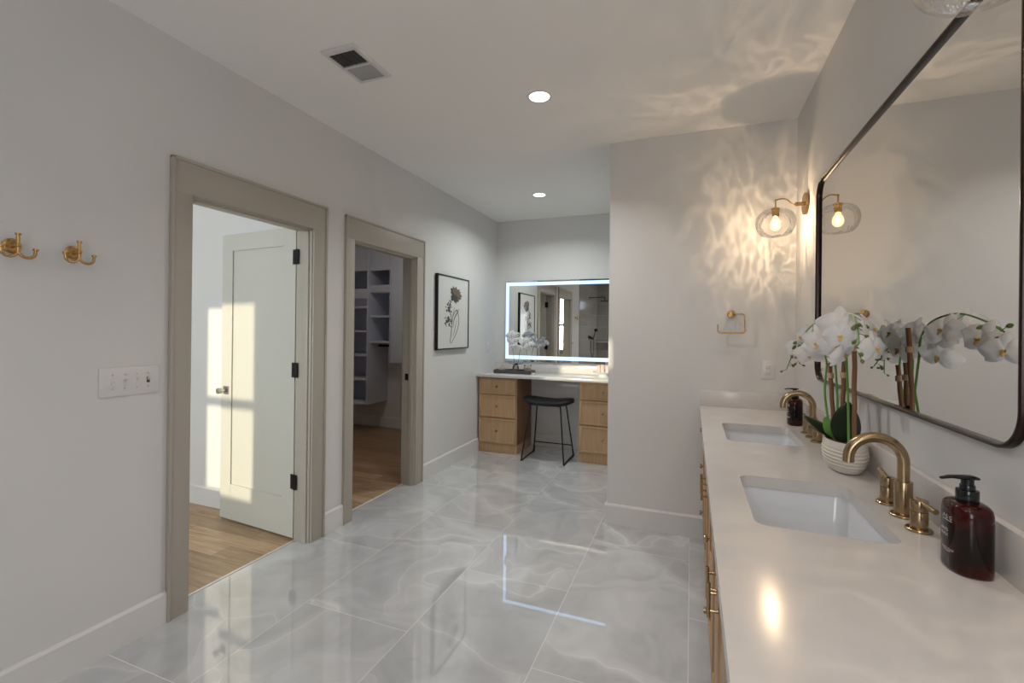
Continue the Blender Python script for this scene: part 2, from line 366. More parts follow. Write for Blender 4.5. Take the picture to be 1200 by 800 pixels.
def wall_x(name, x0, x1, y0, y1, holes, m='paint', z1=H):
    """wall with faces x0, x1, running along y; holes = (ya, yb, za, zb)"""
    b = B(); ys = sorted({y0, y1, *[h[0] for h in holes], *[h[1] for h in holes]}); zs = sorted({0, z1, *[h[2] for h in holes], *[h[3] for h in holes]})
    for a, c in zip(ys, ys[1:]):
        for d, e in zip(zs, zs[1:]):
            if any(h[0] <= (a + c) / 2 <= h[1] and h[2] <= (d + e) / 2 <= h[3] for h in holes): continue
            b.box((x0, a, d), (x1, c, e))
    return struct(b, name, m, smooth=False)
def wall_y(name, y0, y1, x0, x1, holes, m='paint', z1=H):
    b = B(); xs = sorted({x0, x1, *[h[0] for h in holes], *[h[1] for h in holes]}); zs = sorted({0, z1, *[h[2] for h in holes], *[h[3] for h in holes]})
    for a, c in zip(xs, xs[1:]):
        for d, e in zip(zs, zs[1:]):
            if any(h[0] <= (a + c) / 2 <= h[1] and h[2] <= (d + e) / 2 <= h[3] for h in holes): continue
            b.box((a, y0, d), (c, y1, e))
    return struct(b, name, m, smooth=False)

# ------------------------------------------------------------------ room shell
struct(B().box((-2.39, YB - 0.15, -0.08), (XR + 0.12, YF + 0.12, 0)), 'floor', 'tile', smooth=False)
struct(B().box((BX - 0.1, BY0 - 0.1, -0.08), (-2.39, CY1 + 0.1, 0)), 'floor_wood', 'planks', smooth=False)
struct(B().box((BX - 0.12, BY0 - 0.3, H), (XR + 0.12, CY1 + 0.12, H + 0.1)), 'ceiling', 'ceiling', smooth=False)
wall_x('wall_left', XO, XL, YB - 0.15, YF + 0.12, [(D1[0], D1[1], 0, HEAD), (D2[0], D2[1], 0, HEAD)])
RW = (-1.15, -0.35, 0.95, 2.25)   # added unseen window behind the camera, for side fill
wall_x('wall_right', XR, XR + 0.12, YB - 0.15, YR + 0.1, [RW])
struct(B().box((XE, YR, 0), (XR + 0.12, YF + 0.12, H)), 'wall_return', 'paint', smooth=False)
wall_y('wall_far', YF, YF + 0.12, XO + 0.0, XE, [])
FW = (-0.33, 0.43, 0.92, 2.08)   # added unseen frosted window behind the camera, to fill the return wall
TW = (-1.94, -0.84, 1.94, 2.21)
wall_y('wall_back', YB - 0.15, YB, XL, XR, [TW, FW])
# bedroom and closet
BW = (-3.83, -3.09, 0.86, 2.31)
wall_y('wall_bedroom_back', BY0 - 0.15, BY0, BX, XO, [BW])
wall_x('wall_bedroom_side', BX - 0.12, BX, BY0 - 0.15, CY1 + 0.12, [])
wall_y('wall_partition', BY1, CY0, BX, XO, [])
wall_y('wall_closet_back', CY1, CY1 + 0.12, BX, XO, [])

def window_y(name, x0, x1, z0, z1, y, rail=None):
    b = B(); w = 0.03
    b.box((x0, y - 0.05, z0), (x0 + w, y + 0.0, z1)).box((x1 - w, y - 0.05, z0), (x1, y + 0.0, z1))
    b.box((x0, y - 0.05, z0), (x1, y + 0.0, z0 + w)).box((x0, y - 0.05, z1 - w), (x1, y + 0.0, z1))
    if rail: b.box((x0, y - 0.045, rail - 0.03), (x1, y - 0.005, rail + 0.035))
    o = struct(b, name, 'white_trim', smooth=False)
    g = B().box((x0 + w, y - 0.028, z0 + w), (x1 - w, y - 0.022, z1 - w)).build('window_pane', 'pane', o, origin=(0, 0, 0), smooth=False)
    return o
window_y('window_1', BW[0], BW[1], BW[2], BW[3], BY0 - 0.05, rail=1.56)
window_y('window_2', TW[0], TW[1], TW[2], TW[3], YB - 0.05)
b = B(); _a, _c, _d, _e = RW; _x = XR + 0.05
for lo, hi in (((_x, _a, _d), (_x + .05, _a + .03, _e)), ((_x, _c - .03, _d), (_x + .05, _c, _e)), ((_x, _a, _d), (_x + .05, _c, _d + .03)), ((_x, _a, _e - .03), (_x + .05, _c, _e)), ((_x + .005, _a, 1.58), (_x + .045, _c, 1.63))): b.box(lo, hi)
_w = struct(b, 'window_added_3', 'white_trim', smooth=False)  # added unseen window, holds the side fill lamp
B().box((_x + .022, _a + .03, _d + .03), (_x + .028, _c - .03, _e - .03)).build('window_pane', 'pane', _w, origin=(0, 0, 0), smooth=False)
window_y('window_added_4', FW[0], FW[1], FW[2], FW[3], YB - 0.05)  # added unseen window, its frosted pane spreads the sun into fill
bpy.data.objects['window_added_4'].children[0].data.materials[0] = M['frosted']
# casing around the bedroom window and its sill
b = B(); b.box((BW[0] - 0.09, BY0, BW[2] - 0.09), (BW[0], BY0 + 0.02, BW[3] + 0.12)).box((BW[1], BY0, BW[2] - 0.09), (BW[1] + 0.09, BY0 + 0.02, BW[3] + 0.12))
b.box((BW[0], BY0, BW[3]), (BW[1], BY0 + 0.02, BW[3] + 0.12)).box((BW[0], BY0, BW[2] - 0.09), (BW[1], BY0 + 0.03, BW[2]))
struct(b, 'trim_7', 'greige', smooth=False)

# baseboards
BT, BH = 0.015, 0.147
def base_profile(b, p0, p1, nrm):
    """baseboard between two floor points, nrm = into the room"""
    p0, p1, nrm = Vector((*p0, 0)), Vector((*p1, 0)), Vector((*nrm, 0))
    prof = [(0, 0), (BT, 0), (BT, BH - 0.012), (BT * 0.45, BH), (0, BH)]
    b.loft([[p + nrm * t + Vector((0, 0, z)) for t, z in prof] for p in (p0, p1)])
def baseboard(name, segs):
    b = B()
    for s_ in segs: base_profile(b, *s_)
    return struct(b, name, 'white_trim', smooth=False)
C1o, C2o = (1.431, 2.418), (2.602, 3.626)
baseboard('baseboard_left', [((XL, 0.7), (XL, C1o[0]), (1, 0)), ((XL, C1o[1]), (XL, C2o[0]), (1, 0)), ((XL, C2o[1]), (XL, YF), (1, 0))])
baseboard('baseboard_return', [((XE - BT, YR), (0.11, YR), (0, -1)), ((XE, YR), (XE, 4.80), (-1, 0))])
baseboard('baseboard_far', [((XL, YF), (XE, YF), (0, -1))])
baseboard('baseboard_bedroom', [((BX, BY1), (XO, BY1), (0, -1)), ((XO, BY0), (XO, C1o[0]), (-1, 0))])
baseboard('baseboard_closet', [((BX, CY1), (XO, CY1), (0, -1)), ((XO, C2o[1]), (XO, CY1), (-1, 0))])

# door openings: jamb liner with stop, and cased trim with a back band
def opening(idx, y0, y1, oy0, oy1):
    b = B(); t = 0.014
    b.box((XO, y0 - 0.002, 0), (XL + 0.004, y0 + t - 0.002, HEAD), 0.001).box((XO, y1 - t + 0.002, 0), (XL + 0.004, y1 + 0.002, HEAD), 0.001)
    b.box((XO, y0, HEAD - t), (XL + 0.004, y1, HEAD + 0.001), 0.001)
    s0, s1 = XL - 0.052, XL - 0.014          # door stop
    b.box((s0, y0 + t - 0.004, 0), (s1, y0 + t + 0.010, HEAD - t), 0.002).box((s0, y1 - t - 0.010, 0), (s1, y1 - t + 0.004, HEAD - t), 0.002)
    b.box((s0, y0 + t, HEAD - t - 0.011), (s1, y1 - t, HEAD - t + 0.003), 0.002)
    struct(b, f'trim_{idx}', 'greige')
    for k, (xf, s) in enumerate(((XL, 1), (XO, -1))):
        b = B(); TOP = 2.189
        def bx(ya, yb, za, zb, th, bev=0.003): b.box((min(xf, xf + s * th), ya, za), (max(xf, xf + s * th), yb, zb), bev)
        bx(oy0, y0 + 0.004, 0, HEAD - 0.004, 0.016); bx(y1 - 0.004, oy1, 0, HEAD - 0.004, 0.016); bx(oy0, oy1, HEAD - 0.008, TOP, 0.016)
        w = 0.014
        bx(oy0 - 0.002, oy0 + w, 0, TOP, 0.024, 0.004); bx(oy1 - w, oy1 + 0.002, 0, TOP, 0.024, 0.004); bx(oy0 - 0.002, oy1 + 0.002, TOP - w, TOP + 0.002, 0.024, 0.004)
        struct(b, f'trim_{idx + 1 + k}', 'greige')
opening(1, *D1, *C1o)
opening(4, *D2, *C2o)
struct(B().box((-2.408, D1[0], 0), (-2.392, D1[1], 0.0035), 0.001), 'trim_8', 'white_trim')
struct(B().box((-2.408, D2[0], 0), (-2.392, D2[1], 0.0035), 0.001), 'trim_9', 'white_trim')

# ------------------------------------------------------------------ doors (structure with parts)
def door_leaf(name, hinge, free, hands=1):
    """single flat recessed-panel door; hinge/free = floor points on its room-side face"""
    w, th, h = 0.765, 0.035, 2.035
    h0 = Vector((*hinge, 0.012)); d = Vector((free[0] - hinge[0], free[1] - hinge[1], 0)).normalized(); n_ = Vector((0, 0, 1)).cross(d) * hands
    o = bpy.data.objects.new(name, None); C.objects.link(o); o.location = h0; o['kind'] = 'structure'
    mt = Matrix.Translation(h0) @ Matrix(((d.x, n_.x, 0, 0), (d.y, n_.y, 0, 0), (0, 0, 1, 0), (0, 0, 0, 1)))
    b = B(); st = 0.112
    b.box((0, 0, 0), (st, th, h), 0.0015, m=mt).box((w - st, 0, 0), (w, th, h), 0.0015, m=mt)
    b.box((st - 0.001, 0, 0), (w - st + 0.001, th, 0.25), 0.0015, m=mt).box((st - 0.001, 0, h - 0.115), (w - st + 0.001, th, h), 0.0015, m=mt)
    b.box((st - 0.002, 0.010, 0.248), (w - st + 0.002, th - 0.010, h - 0.113), 0, m=mt)
    b.build('door_panel', 'door', o)
    for z in (0.32, 1.05, 1.79):
        hg = B(); hg.box((-0.016, -0.004, z), (-0.0005, 0.030, z + 0.095), 0.001, m=mt)
        hg.tube([mt @ Vector((-0.012, -0.004, z)), mt @ Vector((-0.012, -0.004, z + 0.095))], 0.008, 10)
        hg.box((-0.004, -0.003, z), (0.022, -0.0005, z + 0.095), 0.001, m=mt); hg.box((-0.036, -0.010, z), (-0.010, -0.004, z + 0.095), 0.001, m=mt)
        hg.build('hinge', 'black', o)
    for sgn, yy in ((-1, 0.0), (1, th)):
        k = B(); a = Vector((w - 0.06, yy, 0.92))
        k.box((w - 0.087, min(yy, yy + sgn * 0.007), 0.893), (w - 0.033, max(yy, yy + sgn * 0.007), 0.947), 0.001, m=mt)
        k.cyl(mt @ a, mt @ (a + Vector((0, sgn * 0.045, 0))), 0.011, seg=16)
        k.cyl(mt @ (a + Vector((0, sgn * 0.036, 0))), mt @ (a + Vector((0, sgn * 0.066, 0))), 0.021, bev=0.004, seg=24)
        k.build('door_knob', 'nickel', o)
    return o
door_leaf('door_1', (-2.420, 2.298), (-3.19, 2.362), hands=-1)
door_leaf('door_2', (-2.420, 2.715), (-3.19, 2.69), hands=1)
# strike plate on the closet jamb
struct(B().box((-2.385, D2[1] - 0.014, 0.93), (-2.350, D2[1] - 0.0105, 0.99), 0.001), 'trim_10', 'black')

# ------------------------------------------------------------------ closet shelving
def closet():
    t = thing('closet_shelving', 'white wall-hung closet shelving tower with open cubbies, seen through the second doorway', 'shelving', (-4.3, 5.25, 0.38))
    f, bk = 5.0, CY1 - 0.001
    for x in (-4.62, -4.0): B().box((x - 0.018, f, 0.38), (x, bk, 2.62), 0.001).build('side_panel', 'closet_white', t)
    for z in (0.38, 0.70, 1.02, 1.34, 1.66): B().box((-4.621, f + 0.002, z), (-4.017, bk, z + 0.026), 0.001).build('shelf', 'closet_white', t)
    B().box((-4.621, f + 0.02, 1.79), (-4.017, f + 0.036, 1.92), 0.001).build('drawer_front', 'closet_white', t)
    B().box((-4.621, f + 0.002, 2.16), (-4.017, f + 0.02, 2.62), 0.001).build('top_panel', 'closet_white', t)
    B().box((-4.621, bk - 0.008, 0.38), (-4.017, bk, 2.62)).build('back_panel', 'closet_white', t)
    t = thing('closet_shelf_unit', 'white closet shelf unit with a clothes rail below, right of the shelving tower', 'shelving', (-3.8, 5.25, 1.2))
    for z in (1.20, 1.54, 1.87): B().box((-3.999, f + 0.05, z), (-3.655, bk, z + 0.026), 0.001).build('shelf', 'closet_white', t)
    B().box((-3.999, f + 0.04, 2.16), (-3.655, f + 0.06, 2.62), 0.001).build('top_panel', 'closet_white', t)
    B().box((-3.999, f + 0.05, 1.896), (-3.655, f + 0.065, 1.97), 0.001).build('shelf_lip', 'closet_white', t)
    B().tube([(-3.999, 5.24, 1.16), (-3.655, 5.24, 1.16)], 0.014, 14).build('clothes_rail', 'black', t)
    B().box((-3.655, f - 0.0, 0.95), (-3.637, bk, 2.62), 0.001).build('side_panel', 'closet_white', t)
    t = thing('closet_cabinet', 'tall pale wall-hung closet cabinet at the right edge of the second doorway', 'cabinet', (-3.4, 5.25, 0.95))
    B().box((-3.636, f + 0.02, 0.95), (-3.10, bk, 2.62), 0.002).build('cabinet_body', 'closet_white', t)
    B().box((-3.634, f + 0.0, 0.955), (-3.372, f + 0.02, 2.615), 0.002).build('cabinet_door', 'closet_white', t)
    B().box((-3.368, f + 0.0, 0.955), (-3.102, f + 0.02, 2.615), 0.002).build('cabinet_door', 'closet_white', t)
closet()
t = thing('recessed_light', 'added round recessed ceiling light that brightens the closet', 'ceiling light', (-3.3, 3.9, H), 'recessed ceiling lights')  # unseen lamp added to lift the dark closet
B().lathe([(0.074, H - 0.0005), (0.073, H - 0.004), (0.0, H - 0.005)][:2], (-3.3, 3.9, 0), 40).build('diffuser', 'can_glow', t)
light('downlight', 'AREA', (-3.3, 3.9, H - 0.008), 4.6, (1.0, 0.86, 0.76), t, (-3.3, 3.9, H), shape='DISK', size=0.12)

# ------------------------------------------------------------------ vanity run on the right
def shaker_x(b, x, y0, y1, z0, z1, th=0.019, rail=0.045):
    """front facing -x at x"""
    b.box((x, y0, z0), (x + th, y0 + rail, z1), 0.0012).box((x, y1 - rail, z0), (x + th, y1, z1), 0.0012)
    b.box((x, y0 + rail - 0.001, z0), (x + th, y1 - rail + 0.001, z0 + rail), 0.0012).box((x, y0 + rail - 0.001, z1 - rail), (x + th, y1 - rail + 0.001, z1), 0.0012)
    b.box((x + 0.007, y0 + rail - 0.002, z0 + rail - 0.002), (x + th - 0.002, y1 - rail + 0.002, z1 - rail + 0.002))
    return b
def knob_x(b, x, y, z):
    b.cyl((x, y, z), (x - 0.012, y, z), 0.005, seg=14); b.cyl((x - 0.011, y, z), (x - 0.024, y, z), 0.013, bev=0.002, seg=22); return b
def bar_x(b, x, y, z, l, vertical=False):
    d = Vector((0, 0, l / 2)) if vertical else Vector((0, l / 2, 0))
    c = Vector((x - 0.026, y, z))
    b.tube([c - d, c + d], 0.0055, 12)
    for s_ in (-0.62, 0.62): b.tube([c + d * s_ + Vector((0.026, 0, 0)), c + d * s_], 0.0045, 10)
    return b
VF = 0.080; VX = VF + 0.021; Y0V = 0.42
def cab(label, y0, y1, kind):
    t = thing('vanity_cabinet', label, 'cabinet', (0.35, (y0 + y1) / 2, 0), 'oak cabinet units under the long white counter')
    b = B(); xb = XR - 0.002
    b.box((VX, y0, 0.10), (xb, y0 + 0.018, 0.855)).box((VX, y1 - 0.018, 0.10), (xb, y1, 0.855)).box((VX, y0 + 0.018, 0.10), (xb, y1 - 0.018, 0.118)).box((VX, y0 + 0.018, 0.80), (VX + 0.02, y1 - 0.018, 0.855)).box((xb - 0.012, y0 + 0.018, 0.118), (xb, y1 - 0.018, 0.855))
    b.build('cabinet_body', 'oak', t, smooth=False)
    B().box((VX + 0.06, y0, 0.0), (VX + 0.075, y1, 0.10)).build('toe_kick', 'oak_shaded', t, smooth=False)
    g = 0.004
    if kind == 'drawers':
        for z0, z1 in ((0.70, 0.85), (0.41, 0.69), (0.115, 0.40)):
            d = shaker_x(B(), VF, y0 + g, y1 - g, z0, z1).build('drawer_front', 'oak', t)
            sub(d, 'drawer_knob', knob_x(B(), VF, (y0 + y1) / 2, (z0 + z1) / 2 if z0 > .6 else z1 - 0.14), 'champagne')
    else:
        ym = (y0 + y1) / 2
        d = shaker_x(B(), VF, y0 + g, y1 - g, 0.70, 0.85).build('drawer_front', 'oak', t)
        for a, c, yy in ((y0 + g, ym - 0.0015, ym - 0.05), (ym + 0.0015, y1 - g, ym + 0.05)):
            d = shaker_x(B(), VF, a, c, 0.115, 0.69).build('cabinet_door', 'oak', t)
            sub(d, 'door_pull', bar_x(B(), VF, yy, 0.60, 0.10, True), 'champagne')
cab('oak three-drawer vanity cabinet unit under the far end of the long counter', 2.88, YR - 0.005, 'drawers')
cab('oak vanity cabinet unit with paired doors below the farther sink', 2.19, 2.878, 'doors')
cab('oak drawer vanity cabinet unit standing between the two sink cabinets', 1.87, 2.188, 'drawers')
cab('oak vanity cabinet unit with paired doors below the nearer sink', 1.18, 1.868, 'doors')
cab('oak drawer vanity cabinet unit nearest the camera at the bottom of the photo', Y0V, 1.178, 'drawers')

# countertop with two sink cut-outs
ZC, CXF = 0.895, 0.055
SINKS = ((0.157, 0.468, 1.325, 1.772), (0.157, 0.468, 2.312, 2.762))
def counter():
    t = thing('countertop', 'long white quartz vanity countertop with two sink cut-outs and low backsplash', 'countertop', (0.33, 1.9, 0.857))
    b = B(); x0, x1 = CXF, XR - 0.001; zt, zb = ZC, ZC - 0.038; n = 6
    edges = [Y0V]; blocks = []
    for sx0, sx1, sy0, sy1 in SINKS: blocks.append((sy0 - 0.06, sy1 + 0.06))
    ys = [Y0V, blocks[0][0], blocks[0][1], blocks[1][0], blocks[1][1], YR - 0.001]
    for i in (0, 2, 4):
        a, c = ys[i], ys[i + 1]
        for z, fl in ((zt, 0), (zb, 1)):
            b.bm.faces.new([b.bm.verts.new(p) for p in ((x0, a, z), (x1, a, z), (x1, c, z), (x0, c, z))])
    for (sx0, sx1, sy0, sy1), (a, c) in zip(SINKS, blocks):
        inner = rrect(sx0, sx1, sy0, sy1, 0.035, n)
        outer = []
        for q, (cx, cy) in enumerate(((x1, a), (x1, c), (x0, c), (x0, a))):
            for k in range(n + 1):
                # spread corner points a little along the two sides meeting there
                f = (k - n / 2) / (n / 2); m_ = 0.05
                if q == 0: p = (cx + min(0, f) * m_, cy + max(0, f) * m_)
                elif q == 1: p = (cx - max(0, f) * m_, cy + min(0, f) * m_)
                elif q == 2: p = (cx - min(0, f) * m_, cy - max(0, f) * m_)
                else: p = (cx + max(0, f) * m_, cy - min(0, f) * m_)
                outer.append(p)
        for z in (zt, zb):
            b.loft([[Vector((*p, z)) for p in outer], [Vector((*p, z)) for p in inner]], False, False)
        r_ = 0.002
        b.loft([[Vector((*p, zt)) for p in inner], [Vector((*p, zb)) for p in inner]], False, False)
    # edges
    b.loft([[Vector((x0, Y0V, z)), Vector((x1, Y0V, z)), Vector((x1, YR - .001, z)), Vector((x0, YR - .001, z))] for z in (zb, zt)], False, False)
    b.build('counter_slab', 'quartz', t, smooth=False)
    B().box((XR - 0.021, Y0V, ZC), (XR - 0.001, YR - 0.001, 1.0), 0.0015).build('backsplash', 'quartz', t)
    B().box((CXF, YR - 0.021, ZC), (XR - 0.021, YR - 0.001, 1.0), 0.0015).build('side_splash', 'quartz', t)
counter()
def sink(label, sx0, sx1, sy0, sy1):
    t = thing('undermount_sink', label, 'sink', ((sx0 + sx1) / 2, (sy0 + sy1) / 2, 0.72), 'white rectangular sinks')
    zt = ZC - 0.0385; b = B(); rings = []
    def ring(dx0, dx1, dy, z, r): return [Vector((*p, z)) for p in rrect(sx0 + dx0, sx1 - dx1, sy0 + dy, sy1 - dy, r, 6)]
    rings.append(ring(-0.02, -0.02, -0.02, zt, 0.045)); rings.append(ring(-0.006, -0.006, -0.006, zt, 0.04))
    rings.append(ring(-0.004, -0.004, -0.004, zt - 0.006, 0.038)); rings.append(ring(0.004, 0.004, 0.010, zt - 0.06, 0.036))
    rings.append(ring(0.010, 0.012, 0.022, zt - 0.105, 0.034)); rings.append(ring(0.022, 0.024, 0.035, zt - 0.122, 0.03)); rings.append(ring(0.06, 0.06, 0.09, zt - 0.131, 0.03))
    rings.append(ring(0.13, 0.13, 0.20, zt - 0.136, 0.01))
    out = [ring(0.12, 0.12, 0.19, zt - 0.148, 0.02), ring(0.015, 0.015, 0.03, zt - 0.138, 0.03), ring(-0.012, -0.012, -0.01, zt - 0.06, 0.04), ring(-0.02, -0.02, -0.02, zt - 0.008, 0.045)]
    b.loft([out[3], rings[0]] + rings[1:], False, True); b.loft([out[3], out[2], out[1], out[0]], False, True)
    b.build('basin', 'ceramic', t, ang=50)
    cx, cy = (sx0 + sx1) / 2, (sy0 + sy1) / 2
    B().lathe([(0.022, zt - 0.1365), (0.022, zt - 0.134), (0.016, zt - 0.133), (0.0155, zt - 0.1345)], (cx, cy, 0), 28).build('drain', 'champagne', t)
sink('white rectangular undermount sink nearer the camera, beside the large soap bottle', *SINKS[0])
sink('white rectangular undermount sink at the far end of the counter, near the towel ring', *SINKS[1])

def faucet(label, y, x=0.535):
    ZC = 0.8956
    t = thing('faucet', label, 'faucet', (x, y, ZC), 'champagne bronze three-piece faucets')
    b = B(); b.lathe([(0.030, ZC), (0.030, ZC + 0.004), (0.028, ZC + 0.006)], (x, y, 0), 40)
    b.cyl((x, y, ZC + 0.005), (x, y, ZC + 0.094), 0.0205, seg=40, bev=0.0012)
    rad, zc_ = 0.062, 1.039
    pts = [(x, y, ZC + 0.09), (x, y, 0.99), (x, y, 1.015)] + [(x - rad + rad * math.cos(a), y, zc_ + rad * math.sin(a)) for a in [PI * k / 22 for k in range(23)]] + [(x - 2 * rad, y, 1.028)]
    b.tube(pts, 0.0138, 24); b.build('spout', 'champagne', t, ang=40)
    for s_ in (1, -1):
        yy = y + s_ * 0.098; h_ = B()
        h_.lathe([(0.028, ZC), (0.028, ZC + 0.004), (0.026, ZC + 0.006)], (x - 0.002, yy, 0), 40)
        h_.cyl((x - 0.002, yy, ZC + 0.005), (x - 0.002, yy, ZC + 0.048), 0.0185, seg=36, bev=0.001)
        h_.cyl((x - 0.002, yy, ZC + 0.050), (x - 0.002, yy, ZC + 0.076), 0.0185, seg=36, bev=0.0015)
        h_.tube([(x - 0.002, yy, ZC + 0.047), (x - 0.002, yy, ZC + 0.052)], 0.0165, 30)
        hd = h_.build('handle', 'champagne', t)
        lv = B().tube([(x - 0.004, yy - s_ * 0.010, ZC + 0.073), (x - 0.003 if s_ > 0 else x + 0.009, yy + s_ * 0.058, ZC + (0.083 if s_ > 0 else 0.067))], 0.0068, 16)
        sub(hd, 'lever', lv, 'champagne')
    return t
faucet('champagne bronze arched faucet with two lever handles at the nearer sink', 1.541)
faucet('champagne bronze arched faucet with two lever handles at the farther sink', 2.535)

# ------------------------------------------------------------------ soap bottles
def text_mesh(txt, size):
    c = bpy.data.curves.new('label_text', 'FONT'); c.body = txt; c.size = size; c.align_x = 'CENTER'; c.space_character = 1.25
    o = bpy.data.objects.new('label_text', c); C.objects.link(o)
    me = bpy.data.meshes.new_from_object(o.evaluated_get(bpy.context.evaluated_depsgraph_get())); bpy.data.objects.remove(o); bpy.data.curves.remove(c)
    return me
def soap(label, cx, cy, rx, ry, hs, pump_rot, face=PI, sc=1.0):
    z = 0.8956
    t = thing('soap_dispenser', label, 'soap bottle', (cx, cy, z), 'amber pump soap bottles')
    b = B()
    prof = [(0.90, 0.0), (0.97, 0.002), (1.0, 0.008), (1.0, hs * 0.80), (0.985, hs * 0.88), (0.93, hs * 0.945), (0.80, hs * 0.985), (0.62, hs * 1.0), (0.42, hs * 1.01)]
    def srect(k, n, p=2.5):
        a = 2 * PI * k / n; c, s_ = math.cos(a), math.sin(a)
        return math.copysign(abs(c) ** (2 / p), c), math.copysign(abs(s_) ** (2 / p), s_)
    b.loft([[Vector((cx + rx * (r if r > .5 else r) * srect(k, 48)[0], cy + ry * r * srect(k, 48)[1], z + h_)) for k in range(48)] for r, h_ in prof])
    b.build('bottle_body', 'amber', t, ang=60)
    zc_ = z + hs * 1.005
    b = B(); b.cyl((cx, cy, zc_), (cx, cy, zc_ + 0.024 * sc), 0.0185 * sc, seg=36, bev=0.001); b.cyl((cx, cy, zc_ + 0.02 * sc), (cx, cy, zc_ + 0.034 * sc), 0.0125 * sc, seg=28, bev=0.001)
    b.build('pump_collar', 'black_gloss', t)
    b = B(); b.cyl((cx, cy, zc_ + 0.032 * sc), (cx, cy, zc_ + 0.047 * sc), 0.0105 * sc, seg=24)
    d = Vector((math.cos(pump_rot), math.sin(pump_rot), 0)); p = Vector((-d.y, d.x, 0)); c0 = Vector((cx, cy, zc_ + 0.049 * sc))
    rings = []
    for s_, w, th, dz in ((-0.016, 0.011, 0.006, -0.001), (-0.008, 0.0135, 0.0075, 0), (0.012, 0.0125, 0.007, 0.0), (0.034, 0.008, 0.005, 0.0005), (0.050, 0.0055, 0.004, -0.003)):
        cc = c0 + d * s_ * sc + Vector((0, 0, dz * sc))
        rings.append([cc + p * w * sc * math.cos(2 * PI * k / 16) + Vector((0, 0, th * sc * 0.6 * math.sin(2 * PI * k / 16))) for k in range(16)])
    b.loft(rings); b.build('pump_head', 'black_gloss', t)
    # printed label wrapped round the body, centred on direction `face`
    peri = (rx + ry) / 2
    def on_body(u, zz, eps=0.0005):
        # u metres along the surface from the face centre
        a = face + u / peri * 0.9; c, s_ = math.cos(a), math.sin(a); pw = 2.5
        rr = (abs(c / rx) ** pw + abs(s_ / ry) ** pw) ** (-1 / pw) + eps
        return Vector((cx + rr * c, cy + rr * s_, zz))
    for txt, size, u0, zz in (('P O G', 0.011 * sc, 0.0, z + hs * 0.735), ('HAND', 0.010 * sc, -0.012 * sc, z + hs * 0.545), ('WASH', 0.010 * sc, -0.012 * sc, z + hs * 0.475), ('HAND SOAP', 0.0065 * sc, 0.0, z + hs * 0.285)):
        me = text_mesh(txt, size); lb = B()
        vs = [lb.bm.verts.new(on_body(u0 + v.co.x, zz + v.co.y)) for v in me.vertices]
        for f in me.polygons:
            try: lb.bm.faces.new([vs[i] for i in f.vertices])
            except ValueError: pass
        bpy.data.meshes.remove(me)
        lb.build('printed_text', 'label', t, smooth=False)
    for u0, w, zz in ((0, 0.036 * sc, z + hs * 0.71), (-0.002, 0.030 * sc, z + hs * 0.265)):
        B().grid(lambda a, c: on_body(u0 - w / 2 + w * a, zz + 0.0009 * sc * c), 12, 1).build('printed_line', 'label', t, smooth=False)
    return t
soap('large dark amber pump bottle of hand soap beside the nearer faucet', 0.538, 1.240, 0.036, 0.048, 0.142, PI + 0.25, face=PI + 0.22)
soap('dark amber pump bottle of hand soap behind the farther faucet', 0.520, 2.86, 0.036, 0.047, 0.142, PI + 0.2, face=PI + 0.45)

# ------------------------------------------------------------------ wall mirror
def wall_mirror():
    t = thing('wall_mirror', 'large rectangular wall mirror with rounded corners and thin dark bronze frame', 'mirror', (XR, 1.935, 1.64))
    y0, y1, z0, z1, R_ = 1.188, 2.792, 1.149, 2.163, 0.085
    def ring(x, g, r): return [Vector((x, a, c)) for a, c in rrect(y0 + g, y1 - g, z0 + g, z1 - g, r, 12)]
    xf, xw = XR - 0.018, XR - 0.001
    b = B(); b.loft([ring(xw, 0.0, R_), ring(xf + 0.002, 0.0, R_), ring(xf, 0.002, R_ - 0.002), ring(xf, 0.007, R_ - 0.006), ring(xf + 0.0015, 0.0085, R_ - 0.0075), ring(xf + 0.0135, 0.0085, R_ - 0.0075)], False, False)
    b.build('frame', 'bronze', t, ang=50)
    b = B(); b.bm.faces.new([b.bm.verts.new(p) for p in ring(xf + 0.0135, 0.008, R_ - 0.007)]); b.build('mirror_glass', 'mirror', t, smooth=False)
    B().loft([ring(xw, 0.003, R_), ring(xf + 0.0145, 0.003, R_)]).build('backing', 'black', t)
wall_mirror()

# ------------------------------------------------------------------ sconces
def lamp_pattern(l):
    """cut-glass shade: the lamp's output varies with direction"""
    d = l.data; d.use_nodes = True; nt = d.node_tree; em = nt.nodes['Emission']
    tc = nt.nodes.new('ShaderNodeNewGeometry'); mp = nt.nodes.new('ShaderNodeMapping'); mp.inputs['Scale'].default_value = (3.3, 3.3, 0.85)
    n1 = nt.nodes.new('ShaderNodeTexNoise'); n1.inputs['Scale'].default_value = 2.3; n1.inputs['Detail'].default_value = 1.2; n1.inputs['Roughness'].default_value = 0.55; n1.inputs['Distortion'].default_value = 0.35
    r = nt.nodes.new('ShaderNodeValToRGB'); e = r.color_ramp.elements
    e[0].position = 0.36; e[0].color = (0.70,) * 3 + (1,); e[1].position = 0.66; e[1].color = (0.72,) * 3 + (1,)
    for p_, v_ in ((0.40, 0.74), (0.455, 1.05), (0.495, 1.75), (0.535, 1.2), (0.58, 0.86), (0.62, 0.74)):
        x = e.new(p_); x.color = (v_,) * 3 + (1,)
    for a, c in ((tc.outputs['Incoming'], mp.inputs[0]), (mp.outputs[0], n1.inputs['Vector']), (n1.outputs['Fac'], r.inputs[0]), (r.outputs[0], em.inputs['Strength'])): nt.links.new(a, c)
